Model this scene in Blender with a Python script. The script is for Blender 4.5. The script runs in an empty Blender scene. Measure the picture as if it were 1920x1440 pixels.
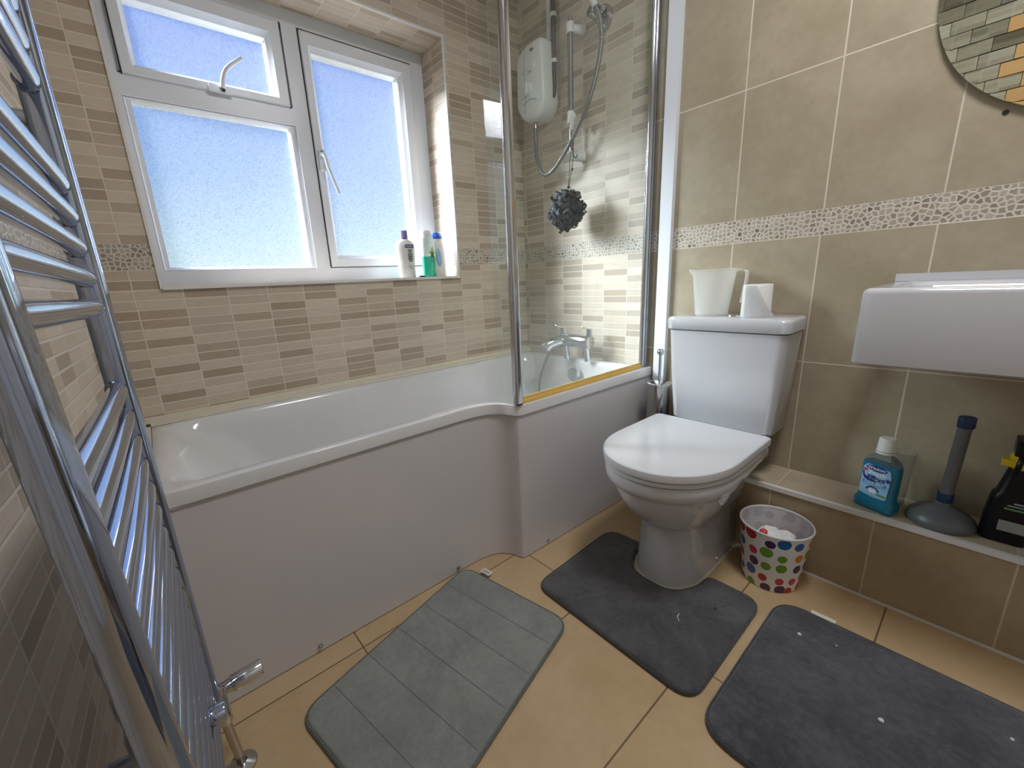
import bpy, bmesh, math, random
from math import sin, cos, pi, radians, sqrt, atan2
from mathutils import Vector, Matrix
random.seed(7)
SC = bpy.context.scene
COL = SC.collection

# ------------------------------------------------------------------ camera
F_PX, YAW, PIT, ROL = 768.875, 0.88417, -0.25049, -0.05269
CAM = Vector((-1.6382, -1.6870, 0.9646))
fw = Vector((cos(YAW)*cos(PIT), sin(YAW)*cos(PIT), sin(PIT)))
rt = Vector((sin(YAW), -cos(YAW), 0.0)); up = rt.cross(fw)
r2 = cos(ROL)*rt + sin(ROL)*up; u2 = -sin(ROL)*rt + cos(ROL)*up
cd = bpy.data.cameras.new('camera'); cam = bpy.data.objects.new('camera', cd); COL.objects.link(cam)
cam.matrix_world = Matrix(((r2.x, u2.x, -fw.x, CAM.x), (r2.y, u2.y, -fw.y, CAM.y), (r2.z, u2.z, -fw.z, CAM.z), (0, 0, 0, 1)))
cd.sensor_fit = 'HORIZONTAL'; cd.sensor_width = 36.0; cd.lens = F_PX/1920*36
cd.shift_x = 30.0/1920; cd.shift_y = 6.12/1920; cd.clip_start = 0.01
SC.camera = cam
SC.view_settings.view_transform = 'Standard'; SC.view_settings.look = 'None'
SC.view_settings.exposure = 0.38; SC.view_settings.gamma = 1.0; SC.view_settings.use_curve_mapping = False

# ------------------------------------------------------------------ world: pale horizon rising to blue, bright haze round a hidden sun
W = bpy.data.worlds.new('sky'); SC.world = W; W.use_nodes = True
wn = W.node_tree; wn.nodes.clear()
def wnode(t, **k):
    n = wn.nodes.new(t)
    for a, b in k.items(): setattr(n, a, b)
    return n
tc = wnode('ShaderNodeTexCoord'); sep = wnode('ShaderNodeSeparateXYZ'); wn.links.new(tc.outputs['Generated'], sep.inputs[0])
rp = wnode('ShaderNodeValToRGB'); wn.links.new(sep.outputs['Z'], rp.inputs[0])
e = rp.color_ramp.elements
e[0].position = 0.0; e[0].color = (1.25, 1.20, 0.92, 1)
e[1].position = 1.0; e[1].color = (0.16, 0.32, 0.85, 1)
for pos, c in ((0.03, (0.82, 1.02, 1.02, 1)), (0.10, (0.64, 0.90, 1.05, 1)), (0.22, (0.40, 0.64, 1.05, 1)), (0.42, (0.29, 0.46, 1.02, 1))):
    q = e.new(pos); q.color = c
dot = wnode('ShaderNodeVectorMath', operation='DOT_PRODUCT'); wn.links.new(tc.outputs['Generated'], dot.inputs[0])
sd = Vector((-0.72, 0.50, 0.56)).normalized(); dot.inputs[1].default_value = sd
mr = wnode('ShaderNodeMapRange'); mr.interpolation_type = 'SMOOTHERSTEP'
mr.inputs['From Min'].default_value = 0.88; mr.inputs['From Max'].default_value = 1.0
mr.inputs['To Min'].default_value = 0.0; mr.inputs['To Max'].default_value = 105.0
wn.links.new(dot.outputs['Value'], mr.inputs['Value'])
bg1 = wnode('ShaderNodeBackground'); bg1.inputs[1].default_value = 0.66; wn.links.new(rp.outputs[0], bg1.inputs[0])
bg2 = wnode('ShaderNodeBackground'); bg2.inputs[0].default_value = (0.93, 0.96, 1.0, 1); wn.links.new(mr.outputs[0], bg2.inputs[1])
ad = wnode('ShaderNodeAddShader'); wn.links.new(bg1.outputs[0], ad.inputs[0]); wn.links.new(bg2.outputs[0], ad.inputs[1])
wo = wnode('ShaderNodeOutputWorld'); wn.links.new(ad.outputs[0], wo.inputs[0])
# daylight portal in the window opening and an unseen soft fill light added under the ceiling
def area(name, loc, rot, sx, sy, power, color, portal=False):
    l = bpy.data.lights.new(name, 'AREA'); l.shape = 'RECTANGLE'; l.size = sx; l.size_y = sy; l.energy = power; l.color = color
    o = bpy.data.objects.new(name, l); COL.objects.link(o); o.location = loc; o.rotation_euler = rot
    if portal: l.cycles.is_portal = True
    return o
area('window_portal', (-1.02, 0.27, 1.49), (radians(-90), 0, 0), 1.14, 0.98, 1, (1, 1, 1), True)
FILL_POWER = 14.0
area('added_fill_light', (-0.75, -1.60, 2.33), (0, 0, 0), 0.40, 0.40, FILL_POWER, (0.97, 0.97, 1.0))

# ------------------------------------------------------------------ node helper
class N:
    def __init__(s, name):
        s.m = bpy.data.materials.new(name); s.m.use_nodes = True; s.t = s.m.node_tree; s.t.nodes.clear()
        s.out = s.t.nodes.new('ShaderNodeOutputMaterial')
    def n(s, t, **k):
        q = s.t.nodes.new(t)
        for a, b in k.items(): setattr(q, a, b)
        return q
    def put(s, sock, v):
        if isinstance(v, bpy.types.NodeSocket): s.t.links.new(v, sock)
        elif v is not None: sock.default_value = v
    def M(s, op, a, b=None, c=None):
        q = s.n('ShaderNodeMath', operation=op); s.put(q.inputs[0], a); s.put(q.inputs[1], b); s.put(q.inputs[2], c); return q.outputs[0]
    def sstep(s, v, a, b, lo=0.0, hi=1.0):
        q = s.n('ShaderNodeMapRange'); q.interpolation_type = 'SMOOTHSTEP'
        for i, x in zip((0, 1, 2, 3, 4), (v, a, b, lo, hi)): s.put(q.inputs[i], x)
        return q.outputs[0]
    def mix(s, f, a, b, mode='MIX'):
        q = s.n('ShaderNodeMix', data_type='RGBA', blend_type=mode); s.put(q.inputs[0], f); s.put(q.inputs[6], a); s.put(q.inputs[7], b); return q.outputs[2]
    def obj(s): return s.n('ShaderNodeTexCoord').outputs['Object']
    def xyz(s, v):
        q = s.n('ShaderNodeSeparateXYZ'); s.put(q.inputs[0], v); return q.outputs
    def vec(s, x, y, z=0.0):
        q = s.n('ShaderNodeCombineXYZ'); s.put(q.inputs[0], x); s.put(q.inputs[1], y); s.put(q.inputs[2], z); return q.outputs[0]
    def noise(s, v, scale, detail=3.0, rough=0.55):
        q = s.n('ShaderNodeTexNoise'); s.put(q.inputs['Vector'], v); q.inputs['Scale'].default_value = scale
        q.inputs['Detail'].default_value = detail; q.inputs['Roughness'].default_value = rough; return q.outputs['Fac']
    def white(s, v):
        q = s.n('ShaderNodeTexWhiteNoise', noise_dimensions='3D'); s.put(q.inputs['Vector'], v); return q.outputs['Value']
    def ramp(s, f, stops, const=False):
        q = s.n('ShaderNodeValToRGB'); s.put(q.inputs[0], f); r = q.color_ramp
        if const: r.interpolation = 'CONSTANT'
        while len(r.elements) < len(stops): r.elements.new(0.5)
        for el, (p, c) in zip(r.elements, stops): el.position = p; el.color = (*c, 1)
        return q.outputs[0]
    def bump(s, h, dist, strength=1.0):
        q = s.n('ShaderNodeBump'); q.inputs['Strength'].default_value = strength; q.inputs['Distance'].default_value = dist; s.put(q.inputs['Height'], h); return q.outputs[0]
    def bsdf(s, col, rough=0.5, metal=0.0, normal=None, **k):
        q = s.n('ShaderNodeBsdfPrincipled'); s.put(q.inputs['Base Color'], col); s.put(q.inputs['Roughness'], rough); s.put(q.inputs['Metallic'], metal)
        if normal is not None: s.put(q.inputs['Normal'], normal)
        for a, b in k.items(): s.put(q.inputs[a.replace('_', ' ')], b)
        return q.outputs[0]
    def shmix(s, f, a, b):
        q = s.n('ShaderNodeMixShader'); s.put(q.inputs[0], f); s.t.links.new(a, q.inputs[1]); s.t.links.new(b, q.inputs[2]); return q.outputs[0]
    def done(s, sh): s.t.links.new(sh, s.out.inputs[0]); return s.m
def c4(c): return (c[0], c[1], c[2], 1.0)

def flat(name, col, rough=0.5, metal=0.0, var=0.05, scale=30.0, **k):
    q = N(name); f = q.noise(q.obj(), scale)
    c = q.mix(f, c4([x*(1-var) for x in col]), c4([min(1, x*(1+var)) for x in col]))
    return q.done(q.bsdf(c, rough, metal, **k))

BAND1, BAND2 = 1.0550, 1.1285
def grid(q, u, v, u0, pu, v0, pv, g):
    U = q.M('DIVIDE', q.M('SUBTRACT', u, u0), pu); V = q.M('DIVIDE', q.M('SUBTRACT', v, v0), pv)
    iu, iv, fu, fv = q.M('FLOOR', U), q.M('FLOOR', V), q.M('FRACT', U), q.M('FRACT', V)
    du = q.M('MULTIPLY', q.M('MINIMUM', fu, q.M('SUBTRACT', 1.0, fu)), pu)
    dv = q.M('MULTIPLY', q.M('MINIMUM', fv, q.M('SUBTRACT', 1.0, fv)), pv)
    d = q.M('MINIMUM', du, dv)
    return iu, iv, q.sstep(d, g*0.5-0.0004, g*0.5+0.0006)        # 1 on the tile, 0 in the joint
def pebbles(q, u, v):
    uv = q.vec(u, v)
    wob = q.noise(uv, 60, 2.0)
    uv2 = q.vec(q.M('ADD', u, q.M('MULTIPLY', wob, 0.006)), v)
    a = q.n('ShaderNodeTexVoronoi', voronoi_dimensions='2D', feature='DISTANCE_TO_EDGE'); q.put(a.inputs['Vector'], uv2); a.inputs['Scale'].default_value = 74; a.inputs['Randomness'].default_value = 0.75
    b = q.n('ShaderNodeTexVoronoi', voronoi_dimensions='2D', feature='F1'); q.put(b.inputs['Vector'], uv2); b.inputs['Scale'].default_value = 74; b.inputs['Randomness'].default_value = 0.75
    m = q.sstep(a.outputs['Distance'], 0.07, 0.2)
    rnd = q.xyz(b.outputs['Color'])[0]
    st = q.ramp(rnd, [(0, (0.24, 0.20, 0.155)), (0.35, (0.36, 0.31, 0.25)), (0.75, (0.46, 0.40, 0.33)), (0.93, (0.30, 0.24, 0.19)), (1, (0.14, 0.11, 0.085))])
    return q.mix(m, (0.62, 0.57, 0.48, 1), st), m
def mosaic(name, ua, va, u0, v0=None, band=True, gw=0.0034):
    """Stone mosaic of thin stacked tiles with the pebble band; ua / va pick the wall's own axes."""
    q = N(name); p = q.xyz(q.obj()); u = p[ua]; v = p[va]
    if band:
        above = q.M('GREATER_THAN', v, (BAND1+BAND2)/2)
        vv = q.M('SUBTRACT', v, q.M('MULTIPLY', above, BAND2)); vv = q.M('SUBTRACT', vv, q.M('MULTIPLY', q.M('SUBTRACT', 1.0, above), BAND1))
        vv = q.M('ADD', vv, q.M('MULTIPLY', above, 0.0298*50))
        vv0 = -0.0298*40
    else: vv = v; vv0 = v0
    iu, iv, tm = grid(q, u, vv, u0, 0.1222, vv0, 0.0298, gw)
    r = q.white(q.vec(iu, iv, 3.1))
    r = q.M('ADD', q.M('MULTIPLY', r, 1.0), 0.0)
    streak = q.noise(q.vec(q.M('MULTIPLY', u, 26.0), q.M('MULTIPLY', v, 170.0), r), 1.0, 3.0)
    patch = q.noise(q.vec(u, v, r), 60.0, 2.0)
    base = q.ramp(r, [(0.0, (0.61, 0.53, 0.425)), (0.30, (0.56, 0.475, 0.375)), (0.60, (0.51, 0.43, 0.335)), (0.70, (0.43, 0.35, 0.265)), (1.0, (0.37, 0.295, 0.215))])
    k = q.M('ADD', 0.84, q.M('MULTIPLY', streak, 0.18)); k = q.M('ADD', k, q.M('MULTIPLY', patch, 0.14))
    tile = q.mix(1.0, base, q.vec(k, k, k), 'MULTIPLY')
    col = q.mix(tm, (0.66, 0.60, 0.51, 1), tile)
    h = tm
    if band:
        pc, pm = pebbles(q, u, v)
        inb = q.M('MULTIPLY', q.M('GREATER_THAN', v, BAND1), q.M('LESS_THAN', v, BAND2))
        col = q.mix(inb, col, pc); h = q.M('ADD', q.M('MULTIPLY', q.M('SUBTRACT', 1.0, inb), tm), q.M('MULTIPLY', inb, pm))
    return q.done(q.bsdf(col, 0.42, normal=q.bump(h, 0.0012, 0.6)))
def bigtile(name, ua, va, u0, pu, vsplit, col_a, col_b, grout, g=0.0035, rough=0.3):
    """Large satin tiles; vsplit = list of horizontal joint heights."""
    q = N(name); p = q.xyz(q.obj()); u = p[ua]; v = p[va]
    U = q.M('DIVIDE', q.M('SUBTRACT', u, u0), pu); fu = q.M('FRACT', U); iu = q.M('FLOOR', U)
    d = q.M('MULTIPLY', q.M('MINIMUM', fu, q.M('SUBTRACT', 1.0, fu)), pu); iv = 0.0
    for z in vsplit:
        d = q.M('MINIMUM', d, q.M('ABSOLUTE', q.M('SUBTRACT', v, z))); iv = q.M('ADD', iv, q.M('GREATER_THAN', v, z))
    tm = q.sstep(d, g*0.5-0.0003, g*0.5+0.0007)
    r = q.white(q.vec(iu, iv, 1.7))
    vv = q.vec(u, v, q.M('MULTIPLY', r, 9.0))
    big = q.noise(vv, 5.0, 4.0, 0.6); fine = q.noise(vv, 45.0, 4.0, 0.65)
    f = q.sstep(q.M('ADD', q.M('MULTIPLY', big, 0.75), q.M('MULTIPLY', fine, 0.25)), 0.3, 0.7)
    tile = q.mix(f, c4(col_a), c4(col_b))
    col = q.mix(tm, c4(grout), tile); h = tm
    return q, u, v, col, h, rough

# ------------------------------------------------------------------ materials
def wall_right_material():
    q, u, v, col, h, rough = bigtile('large_beige_tile', 1, 2, -1.0678-0.25*8, 0.2515, [0.267, 0.6571, BAND1, BAND2, 1.5299, 1.925], (0.33, 0.278, 0.190), (0.42, 0.362, 0.262), (0.64, 0.58, 0.47))
    pc, pm = pebbles(q, u, v)
    inb = q.M('MULTIPLY', q.M('GREATER_THAN', v, BAND1), q.M('LESS_THAN', v, BAND2))
    col = q.mix(inb, col, pc); h = q.M('ADD', q.M('MULTIPLY', q.M('SUBTRACT', 1.0, inb), h), q.M('MULTIPLY', inb, pm))
    return q.done(q.bsdf(col, 0.33, normal=q.bump(h, 0.0012, 0.5)))
def simple_big(name, ua, va, u0, pu, vs, a, b, g, gw=0.0035, rough=0.32):
    q, u, v, col, h, rough = bigtile(name, ua, va, u0, pu, vs, a, b, g, gw, rough)
    return q.done(q.bsdf(col, rough, normal=q.bump(h, 0.001, 0.4)))
M = {}
M['mos_window'] = mosaic('mosaic_window_wall', 0, 2, -0.314-0.1222*20)
M['mos_tap'] = mosaic('mosaic_tap_wall', 1, 2, -0.1290-0.1230*20)
M['mos_left'] = mosaic('mosaic_left_wall', 1, 2, -0.987-0.1222*20, gw=0.0044)
M['mos_reveal'] = mosaic('mosaic_reveal_side', 1, 2, 0.09-0.1222*5)
M['mos_soffit'] = mosaic('mosaic_reveal_top', 0, 1, -0.314-0.1222*20, -0.0298*10+0.008, band=False)
M['tile_right'] = wall_right_material()
M['tile_step_face'] = simple_big('large_tile_step_face', 1, 2, -1.5650-0.2575*6, 0.2575, [0.0], (0.345, 0.262, 0.160), (0.435, 0.345, 0.225), (0.57, 0.49, 0.37))
M['tile_step_top'] = simple_big('large_tile_step_top', 1, 0, -1.5680-0.2515*6, 0.2515, [1.0], (0.40, 0.335, 0.235), (0.50, 0.42, 0.31), (0.60, 0.53, 0.42), 0.003)
M['floor'] = simple_big('floor_tile', 0, 1, -0.752-0.61*4, 0.61, [-2.545, -2.24, -1.935, -1.625, -1.327, -1.018, -0.708, -0.40], (0.46, 0.325, 0.175), (0.54, 0.395, 0.23), (0.16, 0.105, 0.055), 0.0035, 0.38)
M['paint'] = flat('ceiling_paint', (0.84, 0.84, 0.84), 0.85, scale=8)
M['trim'] = flat('white_tile_trim', (0.72, 0.71, 0.69), 0.35)
M['acrylic'] = flat('white_acrylic', (0.66, 0.655, 0.65), 0.17, var=0.02, Coat_Weight=0.25)
M['panel'] = flat('acrylic_side_panel', (0.60, 0.575, 0.575), 0.22, var=0.03, scale=5)
M['sealant'] = flat('cream_sealant', (0.68, 0.64, 0.52), 0.45, var=0.08)
M['upvc'] = flat('white_window_frame', (0.72, 0.76, 0.82), 0.32, var=0.02)
M['ceramic'] = flat('white_ceramic', (0.57, 0.575, 0.60), 0.10, var=0.015, Coat_Weight=0.3)
M['seat'] = flat('white_plastic_seat', (0.60, 0.61, 0.63), 0.2, var=0.01)
def chrome(name='chrome', tint=(0.62, 0.64, 0.68), rough=0.07):
    q = N(name); f = q.noise(q.obj(), 70.0, 4.0); r = q.M('ADD', rough, q.M('MULTIPLY', f, 0.09))
    return q.done(q.bsdf(c4(tint), r, 1.0))
M['chrome'] = chrome(); M['rad_chrome'] = chrome('radiator_chrome', (0.40, 0.46, 0.60), 0.035)
M['steel'] = chrome('brushed_steel', (0.50, 0.49, 0.48), 0.14)
M['black_line'] = flat('dark_seal', (0.03, 0.025, 0.022), 0.6)
M['rust'] = flat('rust_brown', (0.10, 0.03, 0.02), 0.8)
M['yellow'] = flat('amber_rubber_seal', (0.72, 0.46, 0.10), 0.35, var=0.12, scale=20)
M['white_plastic'] = flat('white_plastic', (0.74, 0.75, 0.74), 0.3, var=0.02)
M['grey_print'] = flat('grey_print', (0.33, 0.35, 0.38), 0.5)
M['hose'] = None
M['dark_pipe'] = flat('dark_pipe', (0.055, 0.047, 0.042), 0.45)
M['puff'] = flat('black_nylon_net', (0.028, 0.034, 0.046), 0.7)
M['cord'] = flat('black_cord', (0.03, 0.03, 0.03), 0.8)
M['mark'] = flat('black_mark', (0.01, 0.01, 0.01), 0.6)

def spiral_metal():
    q = N('spiral_metal_hose'); p = q.xyz(q.obj())
    w = q.n('ShaderNodeTexWave', bands_direction='Z'); q.put(w.inputs['Vector'], q.obj()); w.inputs['Scale'].default_value = 60
    return q.done(q.bsdf((0.24, 0.24, 0.235, 1), 0.35, 0.7, normal=q.bump(w.outputs['Fac'], 0.001, 0.5)))
M['hose'] = spiral_metal()

def obscure_glass():
    """Patterned bathroom glass: lets the sky through, scatters part of it, leaf-like relief in the sheet."""
    q = N('obscure_window_glass'); p = q.xyz(q.obj()); uv = q.vec(p[0], p[2])
    cell = q.n('ShaderNodeTexVoronoi', voronoi_dimensions='2D', feature='F1'); q.put(cell.inputs['Vector'], uv); cell.inputs['Scale'].default_value = 34
    rnd = q.xyz(cell.outputs['Color'])
    wv = q.n('ShaderNodeTexWave', wave_type='RINGS', rings_direction='SPHERICAL'); q.put(wv.inputs['Vector'], q.vec(p[0], p[2])); wv.inputs['Scale'].default_value = 40; wv.inputs['Distortion'].default_value = 26; wv.inputs['Detail'].default_value = 2; wv.inputs['Detail Scale'].default_value = 3
    fine = q.noise(uv, 120.0, 3.0)
    h = q.M('ADD', q.M('MULTIPLY', wv.outputs['Fac'], 0.6), q.M('MULTIPLY', fine, 0.6))
    nb = q.bump(h, 0.004, 0.9)
    t = q.n('ShaderNodeBsdfTransparent')
    lines = q.sstep(q.M('ABSOLUTE', q.M('SUBTRACT', q.noise(q.vec(q.M('MULTIPLY', p[0], 1.0), q.M('MULTIPLY', p[2], 1.0), rnd[0]), 90.0, 1.0), 0.5)), 0.0, 0.05)
    k = q.M('ADD', 0.46, q.M('ADD', q.M('MULTIPLY', lines, 0.32), q.M('MULTIPLY', fine, 0.25)))
    q.put(t.inputs[0], q.mix(k, (0.58, 0.66, 0.80, 1), (1.0, 1.0, 1.0, 1)))
    r = q.n('ShaderNodeBsdfRefraction'); r.inputs['Color'].default_value = (0.94, 0.97, 1, 1); r.inputs['Roughness'].default_value = 0.12; r.inputs['IOR'].default_value = 1.25; q.put(r.inputs['Normal'], nb)
    tl = q.n('ShaderNodeBsdfTranslucent'); tl.inputs[0].default_value = (0.9, 0.95, 1, 1); q.put(tl.inputs['Normal'], nb)
    a = q.shmix(0.09, t.outputs[0], r.outputs[0]); b = q.shmix(0.02, a, tl.outputs[0])
    g = q.n('ShaderNodeBsdfGlossy'); g.inputs['Roughness'].default_value = 0.2; q.put(g.inputs['Normal'], nb)
    return q.done(q.shmix(0.05, b, g.outputs[0]))
M['pane'] = obscure_glass()
def clear_glass(name, haze=0.16, tint=(0.95, 0.985, 0.97), streaky=True, hcol=(0.82, 0.84, 0.80)):
    q = N(name); p = q.xyz(q.obj())
    t = q.n('ShaderNodeBsdfTransparent'); t.inputs[0].default_value = c4(tint)
    d = q.n('ShaderNodeBsdfDiffuse'); d.inputs[0].default_value = c4(hcol)
    tr = q.n('ShaderNodeBsdfTranslucent'); tr.inputs[0].default_value = c4(hcol)
    hz = q.shmix(0.3 if streaky else 0.5, d.outputs[0], tr.outputs[0])
    f = haze
    if streaky:
        n1 = q.noise(q.vec(q.M('MULTIPLY', p[0], 30.0), q.M('MULTIPLY', p[1], 30.0), q.M('MULTIPLY', p[2], 3.0)), 1.0, 4.0)
        n2 = q.noise(q.obj(), 7.0, 3.0)
        low = q.sstep(p[2], 0.02, 0.55, 1.15, 0.22)
        f = q.M('MULTIPLY', q.M('MULTIPLY', q.M('ADD', 0.35, q.M('ADD', n1, n2)), low), haze)
    s = q.shmix(f, t.outputs[0], hz)
    g = q.n('ShaderNodeBsdfGlossy'); g.inputs['Roughness'].default_value = 0.02
    fr = q.n('ShaderNodeFresnel'); fr.inputs[0].default_value = 1.45; geo = q.n('ShaderNodeNewGeometry')
    front = q.M('SUBTRACT', 1.0, geo.outputs['Backfacing'])
    return q.done(q.shmix(q.M('MULTIPLY', q.M('MINIMUM', fr.outputs[0], 0.6), front), s, g.outputs[0]))
M['screen'] = clear_glass('limescaled_screen_glass', 0.06)
M['screen2'] = clear_glass('screen_return_glass', 0.03)
M['tumbler'] = clear_glass('clear_tumbler', 0.03, (0.94, 0.95, 0.95), False)
M['jug'] = clear_glass('frosted_plastic', 0.70, (0.97, 0.97, 0.96), False, (0.97, 0.97, 0.94))
M['mirror'] = flat('mirror_silver', (0.62, 0.68, 0.60), 0.03, 1.0, var=0.01)
M['mirror_reflection'] = flat('painted_amber_reflection', (0.70, 0.46, 0.20), 0.25, 0.6, var=0.04)  # warm reflection painted into the tile colour
M['mirror_back'] = flat('mirror_backing', (0.05, 0.055, 0.045), 0.5)
def mat_fabric(name, a, b, sc=9.0, seams=None):
    q = N(name); o = q.obj(); n1 = q.noise(o, sc, 5.0, 0.65); n2 = q.noise(o, 420.0, 3.0); n3 = q.noise(o, 60.0, 3.0)
    f = q.sstep(q.M('ADD', q.M('MULTIPLY', n1, 0.7), q.M('MULTIPLY', n3, 0.3)), 0.34, 0.66)
    c = q.mix(f, c4(a), c4(b)); k = q.M('ADD', 0.82, q.M('MULTIPLY', n2, 0.36)); c = q.mix(1.0, c, q.vec(k, k, k), 'MULTIPLY')
    return q.done(q.bsdf(c, 0.95, normal=q.bump(q.M('ADD', n2, n3), 0.004, 0.7), Sheen_Weight=0.35))
M['mat_grey'] = mat_fabric('grey_green_plush', (0.20, 0.212, 0.197), (0.275, 0.288, 0.268), 7)
M['mat_grey_edge'] = mat_fabric('grey_green_edging', (0.10, 0.108, 0.095), (0.13, 0.138, 0.122), 20)
M['mat_dark'] = mat_fabric('charcoal_plush', (0.040, 0.040, 0.042), (0.088, 0.088, 0.092), 8)
M['mat_blue'] = mat_fabric('slate_plush', (0.030, 0.033, 0.040), (0.095, 0.100, 0.120), 5)
M['mat_dark_edge'] = mat_fabric('charcoal_edging', (0.028, 0.028, 0.030), (0.042, 0.042, 0.045), 20)
M['label_white'] = flat('white_label', (0.72, 0.70, 0.62), 0.7)
M['lint'] = flat('white_lint', (0.7, 0.7, 0.72), 0.9)
M['print_green'] = flat('green_print', (0.10, 0.30, 0.08), 0.5)
M['paper'] = flat('tissue_paper', (0.84, 0.84, 0.83), 0.9, var=0.04, scale=200)
M['card'] = flat('roll_card', (0.40, 0.33, 0.24), 0.9)
M['purple'] = flat('purple_cap', (0.22, 0.17, 0.42), 0.35)
M['lotion'] = flat('cream_plastic', (0.78, 0.76, 0.74), 0.35, var=0.02)
M['navy'] = flat('navy_print', (0.02, 0.03, 0.20), 0.4)
M['ink'] = flat('dark_print', (0.12, 0.13, 0.12), 0.5)
M['blue_cap'] = flat('blue_cap', (0.015, 0.10, 0.55), 0.3)
M['navy_rubber'] = flat('navy_cap', (0.012, 0.030, 0.10), 0.4)
M['grey_rubber'] = flat('grey_rubber', (0.11, 0.125, 0.13), 0.32)
M['grey_handle'] = flat('grey_handle', (0.12, 0.125, 0.125), 0.45)
M['black_plastic'] = flat('black_plastic', (0.004, 0.005, 0.008), 0.3, Specular_IOR_Level=0.3)
M['yellow_plastic'] = flat('yellow_plastic', (0.72, 0.52, 0.02), 0.35)
M['sky_print'] = flat('pale_blue_label', (0.28, 0.52, 0.75), 0.45, var=0.18, scale=30)
M['mid_blue'] = flat('mid_blue_print', (0.05, 0.26, 0.50), 0.45)
M['red_print'] = flat('red_print', (0.6, 0.05, 0.05), 0.5)
M['white_print'] = flat('white_print', (0.80, 0.80, 0.82), 0.5)
M['leaf_print'] = flat('leaf_green_print', (0.25, 0.50, 0.06), 0.5)
def liquid(name, col, alpha=0.35, rough=0.08):
    q = N(name); t = q.n('ShaderNodeBsdfTransparent'); t.inputs[0].default_value = c4(col)
    b = q.bsdf(c4(col), rough, Coat_Weight=0.5); return q.done(q.shmix(1-alpha, t.outputs[0], b))
M['wash_blue'] = liquid('blue_mouthwash', (0.01, 0.24, 0.42), 0.25)
M['wash_clear'] = clear_glass('clear_bottle_plastic', 0.12, (0.72, 0.84, 0.88), False)
M['gel_green'] = liquid('green_gel', (0.05, 0.62, 0.42), 0.2)
M['frost_bottle'] = liquid('frosted_bottle', (0.72, 0.80, 0.76), 0.25, 0.3)

def polka():
    """White bin skin printed with scattered coloured spots, laid out round the bin."""
    q = N('polka_dot_print'); o = q.obj(); p = q.xyz(o)
    th = q.M('ARCTAN2', q.M('MULTIPLY', p[1], -1.0), q.M('MULTIPLY', p[0], -1.0)); u = q.M('MULTIPLY', th, 0.088)
    v = q.n('ShaderNodeTexVoronoi', voronoi_dimensions='2D', feature='F1'); q.put(v.inputs['Vector'], q.vec(u, p[2])); v.inputs['Scale'].default_value = 24.0; v.inputs['Randomness'].default_value = 0.38
    rr = q.xyz(v.outputs['Color'])
    rad = q.M('ADD', 0.29, q.M('MULTIPLY', rr[1], 0.15))
    inside = q.sstep(q.M('SUBTRACT', rad, v.outputs['Distance']), -0.01, 0.01)
    c = q.ramp(rr[0], [(0.0, (0.50, 0.010, 0.022)), (0.20, (0.02, 0.13, 0.42)), (0.40, (0.16, 0.36, 0.02)), (0.55, (0.60, 0.03, 0.10)), (0.72, (0.72, 0.26, 0.01)), (0.84, (0.06, 0.015, 0.10))], True)
    geo = q.n('ShaderNodeNewGeometry')
    col = q.mix(inside, (0.86, 0.86, 0.86, 1), c)
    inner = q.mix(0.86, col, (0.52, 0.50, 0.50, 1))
    return q, col, inner
def polka_outer():
    q, col, inner = polka(); return q.done(q.bsdf(col, 0.35))
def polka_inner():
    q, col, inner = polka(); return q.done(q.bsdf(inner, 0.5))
M['polka'] = polka_outer(); M['polka_in'] = polka_inner()

# ------------------------------------------------------------------ mesh helpers (all shapes are given in room coordinates)
ORG = {}
def thing(name, label, cat, loc, group=None):
    o = bpy.data.objects.new(name, None); COL.objects.link(o); o.location = loc; o.empty_display_size = 0.05
    o['label'] = label; o['category'] = cat
    if group: o['group'] = group
    ORG[o] = Vector(loc); return o
def tag(o, label, cat, group=None):
    o['label'] = label; o['category'] = cat
    if group: o['group'] = group
    return o
def obj(name, bm, mat, parent=None, origin=None, smooth=35, bevel=0.0, seg=2, label=None):
    if origin is None: origin = ORG[parent] if parent else Vector((0, 0, 0))
    origin = Vector(origin)
    if bevel: 
        es = [e for e in bm.edges if e.calc_face_angle(0) > 0.5]
        bmesh.ops.bevel(bm, geom=es, offset=bevel, segments=seg, profile=0.5, affect='EDGES', clamp_overlap=True)
    for v in bm.verts: v.co -= origin
    me = bpy.data.meshes.new(name); bm.normal_update(); bm.to_mesh(me); bm.free()
    mats = mat if isinstance(mat, (list, tuple)) else [mat]
    for m in mats: me.materials.append(m)
    if smooth:
        me.polygons.foreach_set('use_smooth', [True]*len(me.polygons))
        try: me.set_sharp_from_angle(angle=radians(smooth))
        except Exception: pass
    o = bpy.data.objects.new(name, me); COL.objects.link(o); ORG[o] = origin
    if parent: o.parent = parent; o.location = origin - ORG[parent]
    else: o.location = origin
    if label: o['label'] = label
    return o
def struct(name, bm, mat, parent=None, **k):
    o = obj(name, bm, mat, parent, smooth=k.pop('smooth', 0), **k)
    if not parent: o['kind'] = 'structure'
    return o
def B(*boxes):
    bm = bmesh.new()
    for b in boxes: addbox(bm, *b)
    return bm
def addbox(bm, x0, x1, y0, y1, z0, z1, mi=0):
    x0, x1 = sorted((x0, x1)); y0, y1 = sorted((y0, y1)); z0, z1 = sorted((z0, z1))
    vs = [bm.verts.new(c) for c in ((x0,y0,z0),(x1,y0,z0),(x1,y1,z0),(x0,y1,z0),(x0,y0,z1),(x1,y0,z1),(x1,y1,z1),(x0,y1,z1))]
    for f in ((0,3,2,1),(4,5,6,7),(0,1,5,4),(1,2,6,5),(2,3,7,6),(3,0,4,7)): bm.faces.new([vs[i] for i in f]).material_index = mi
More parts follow.
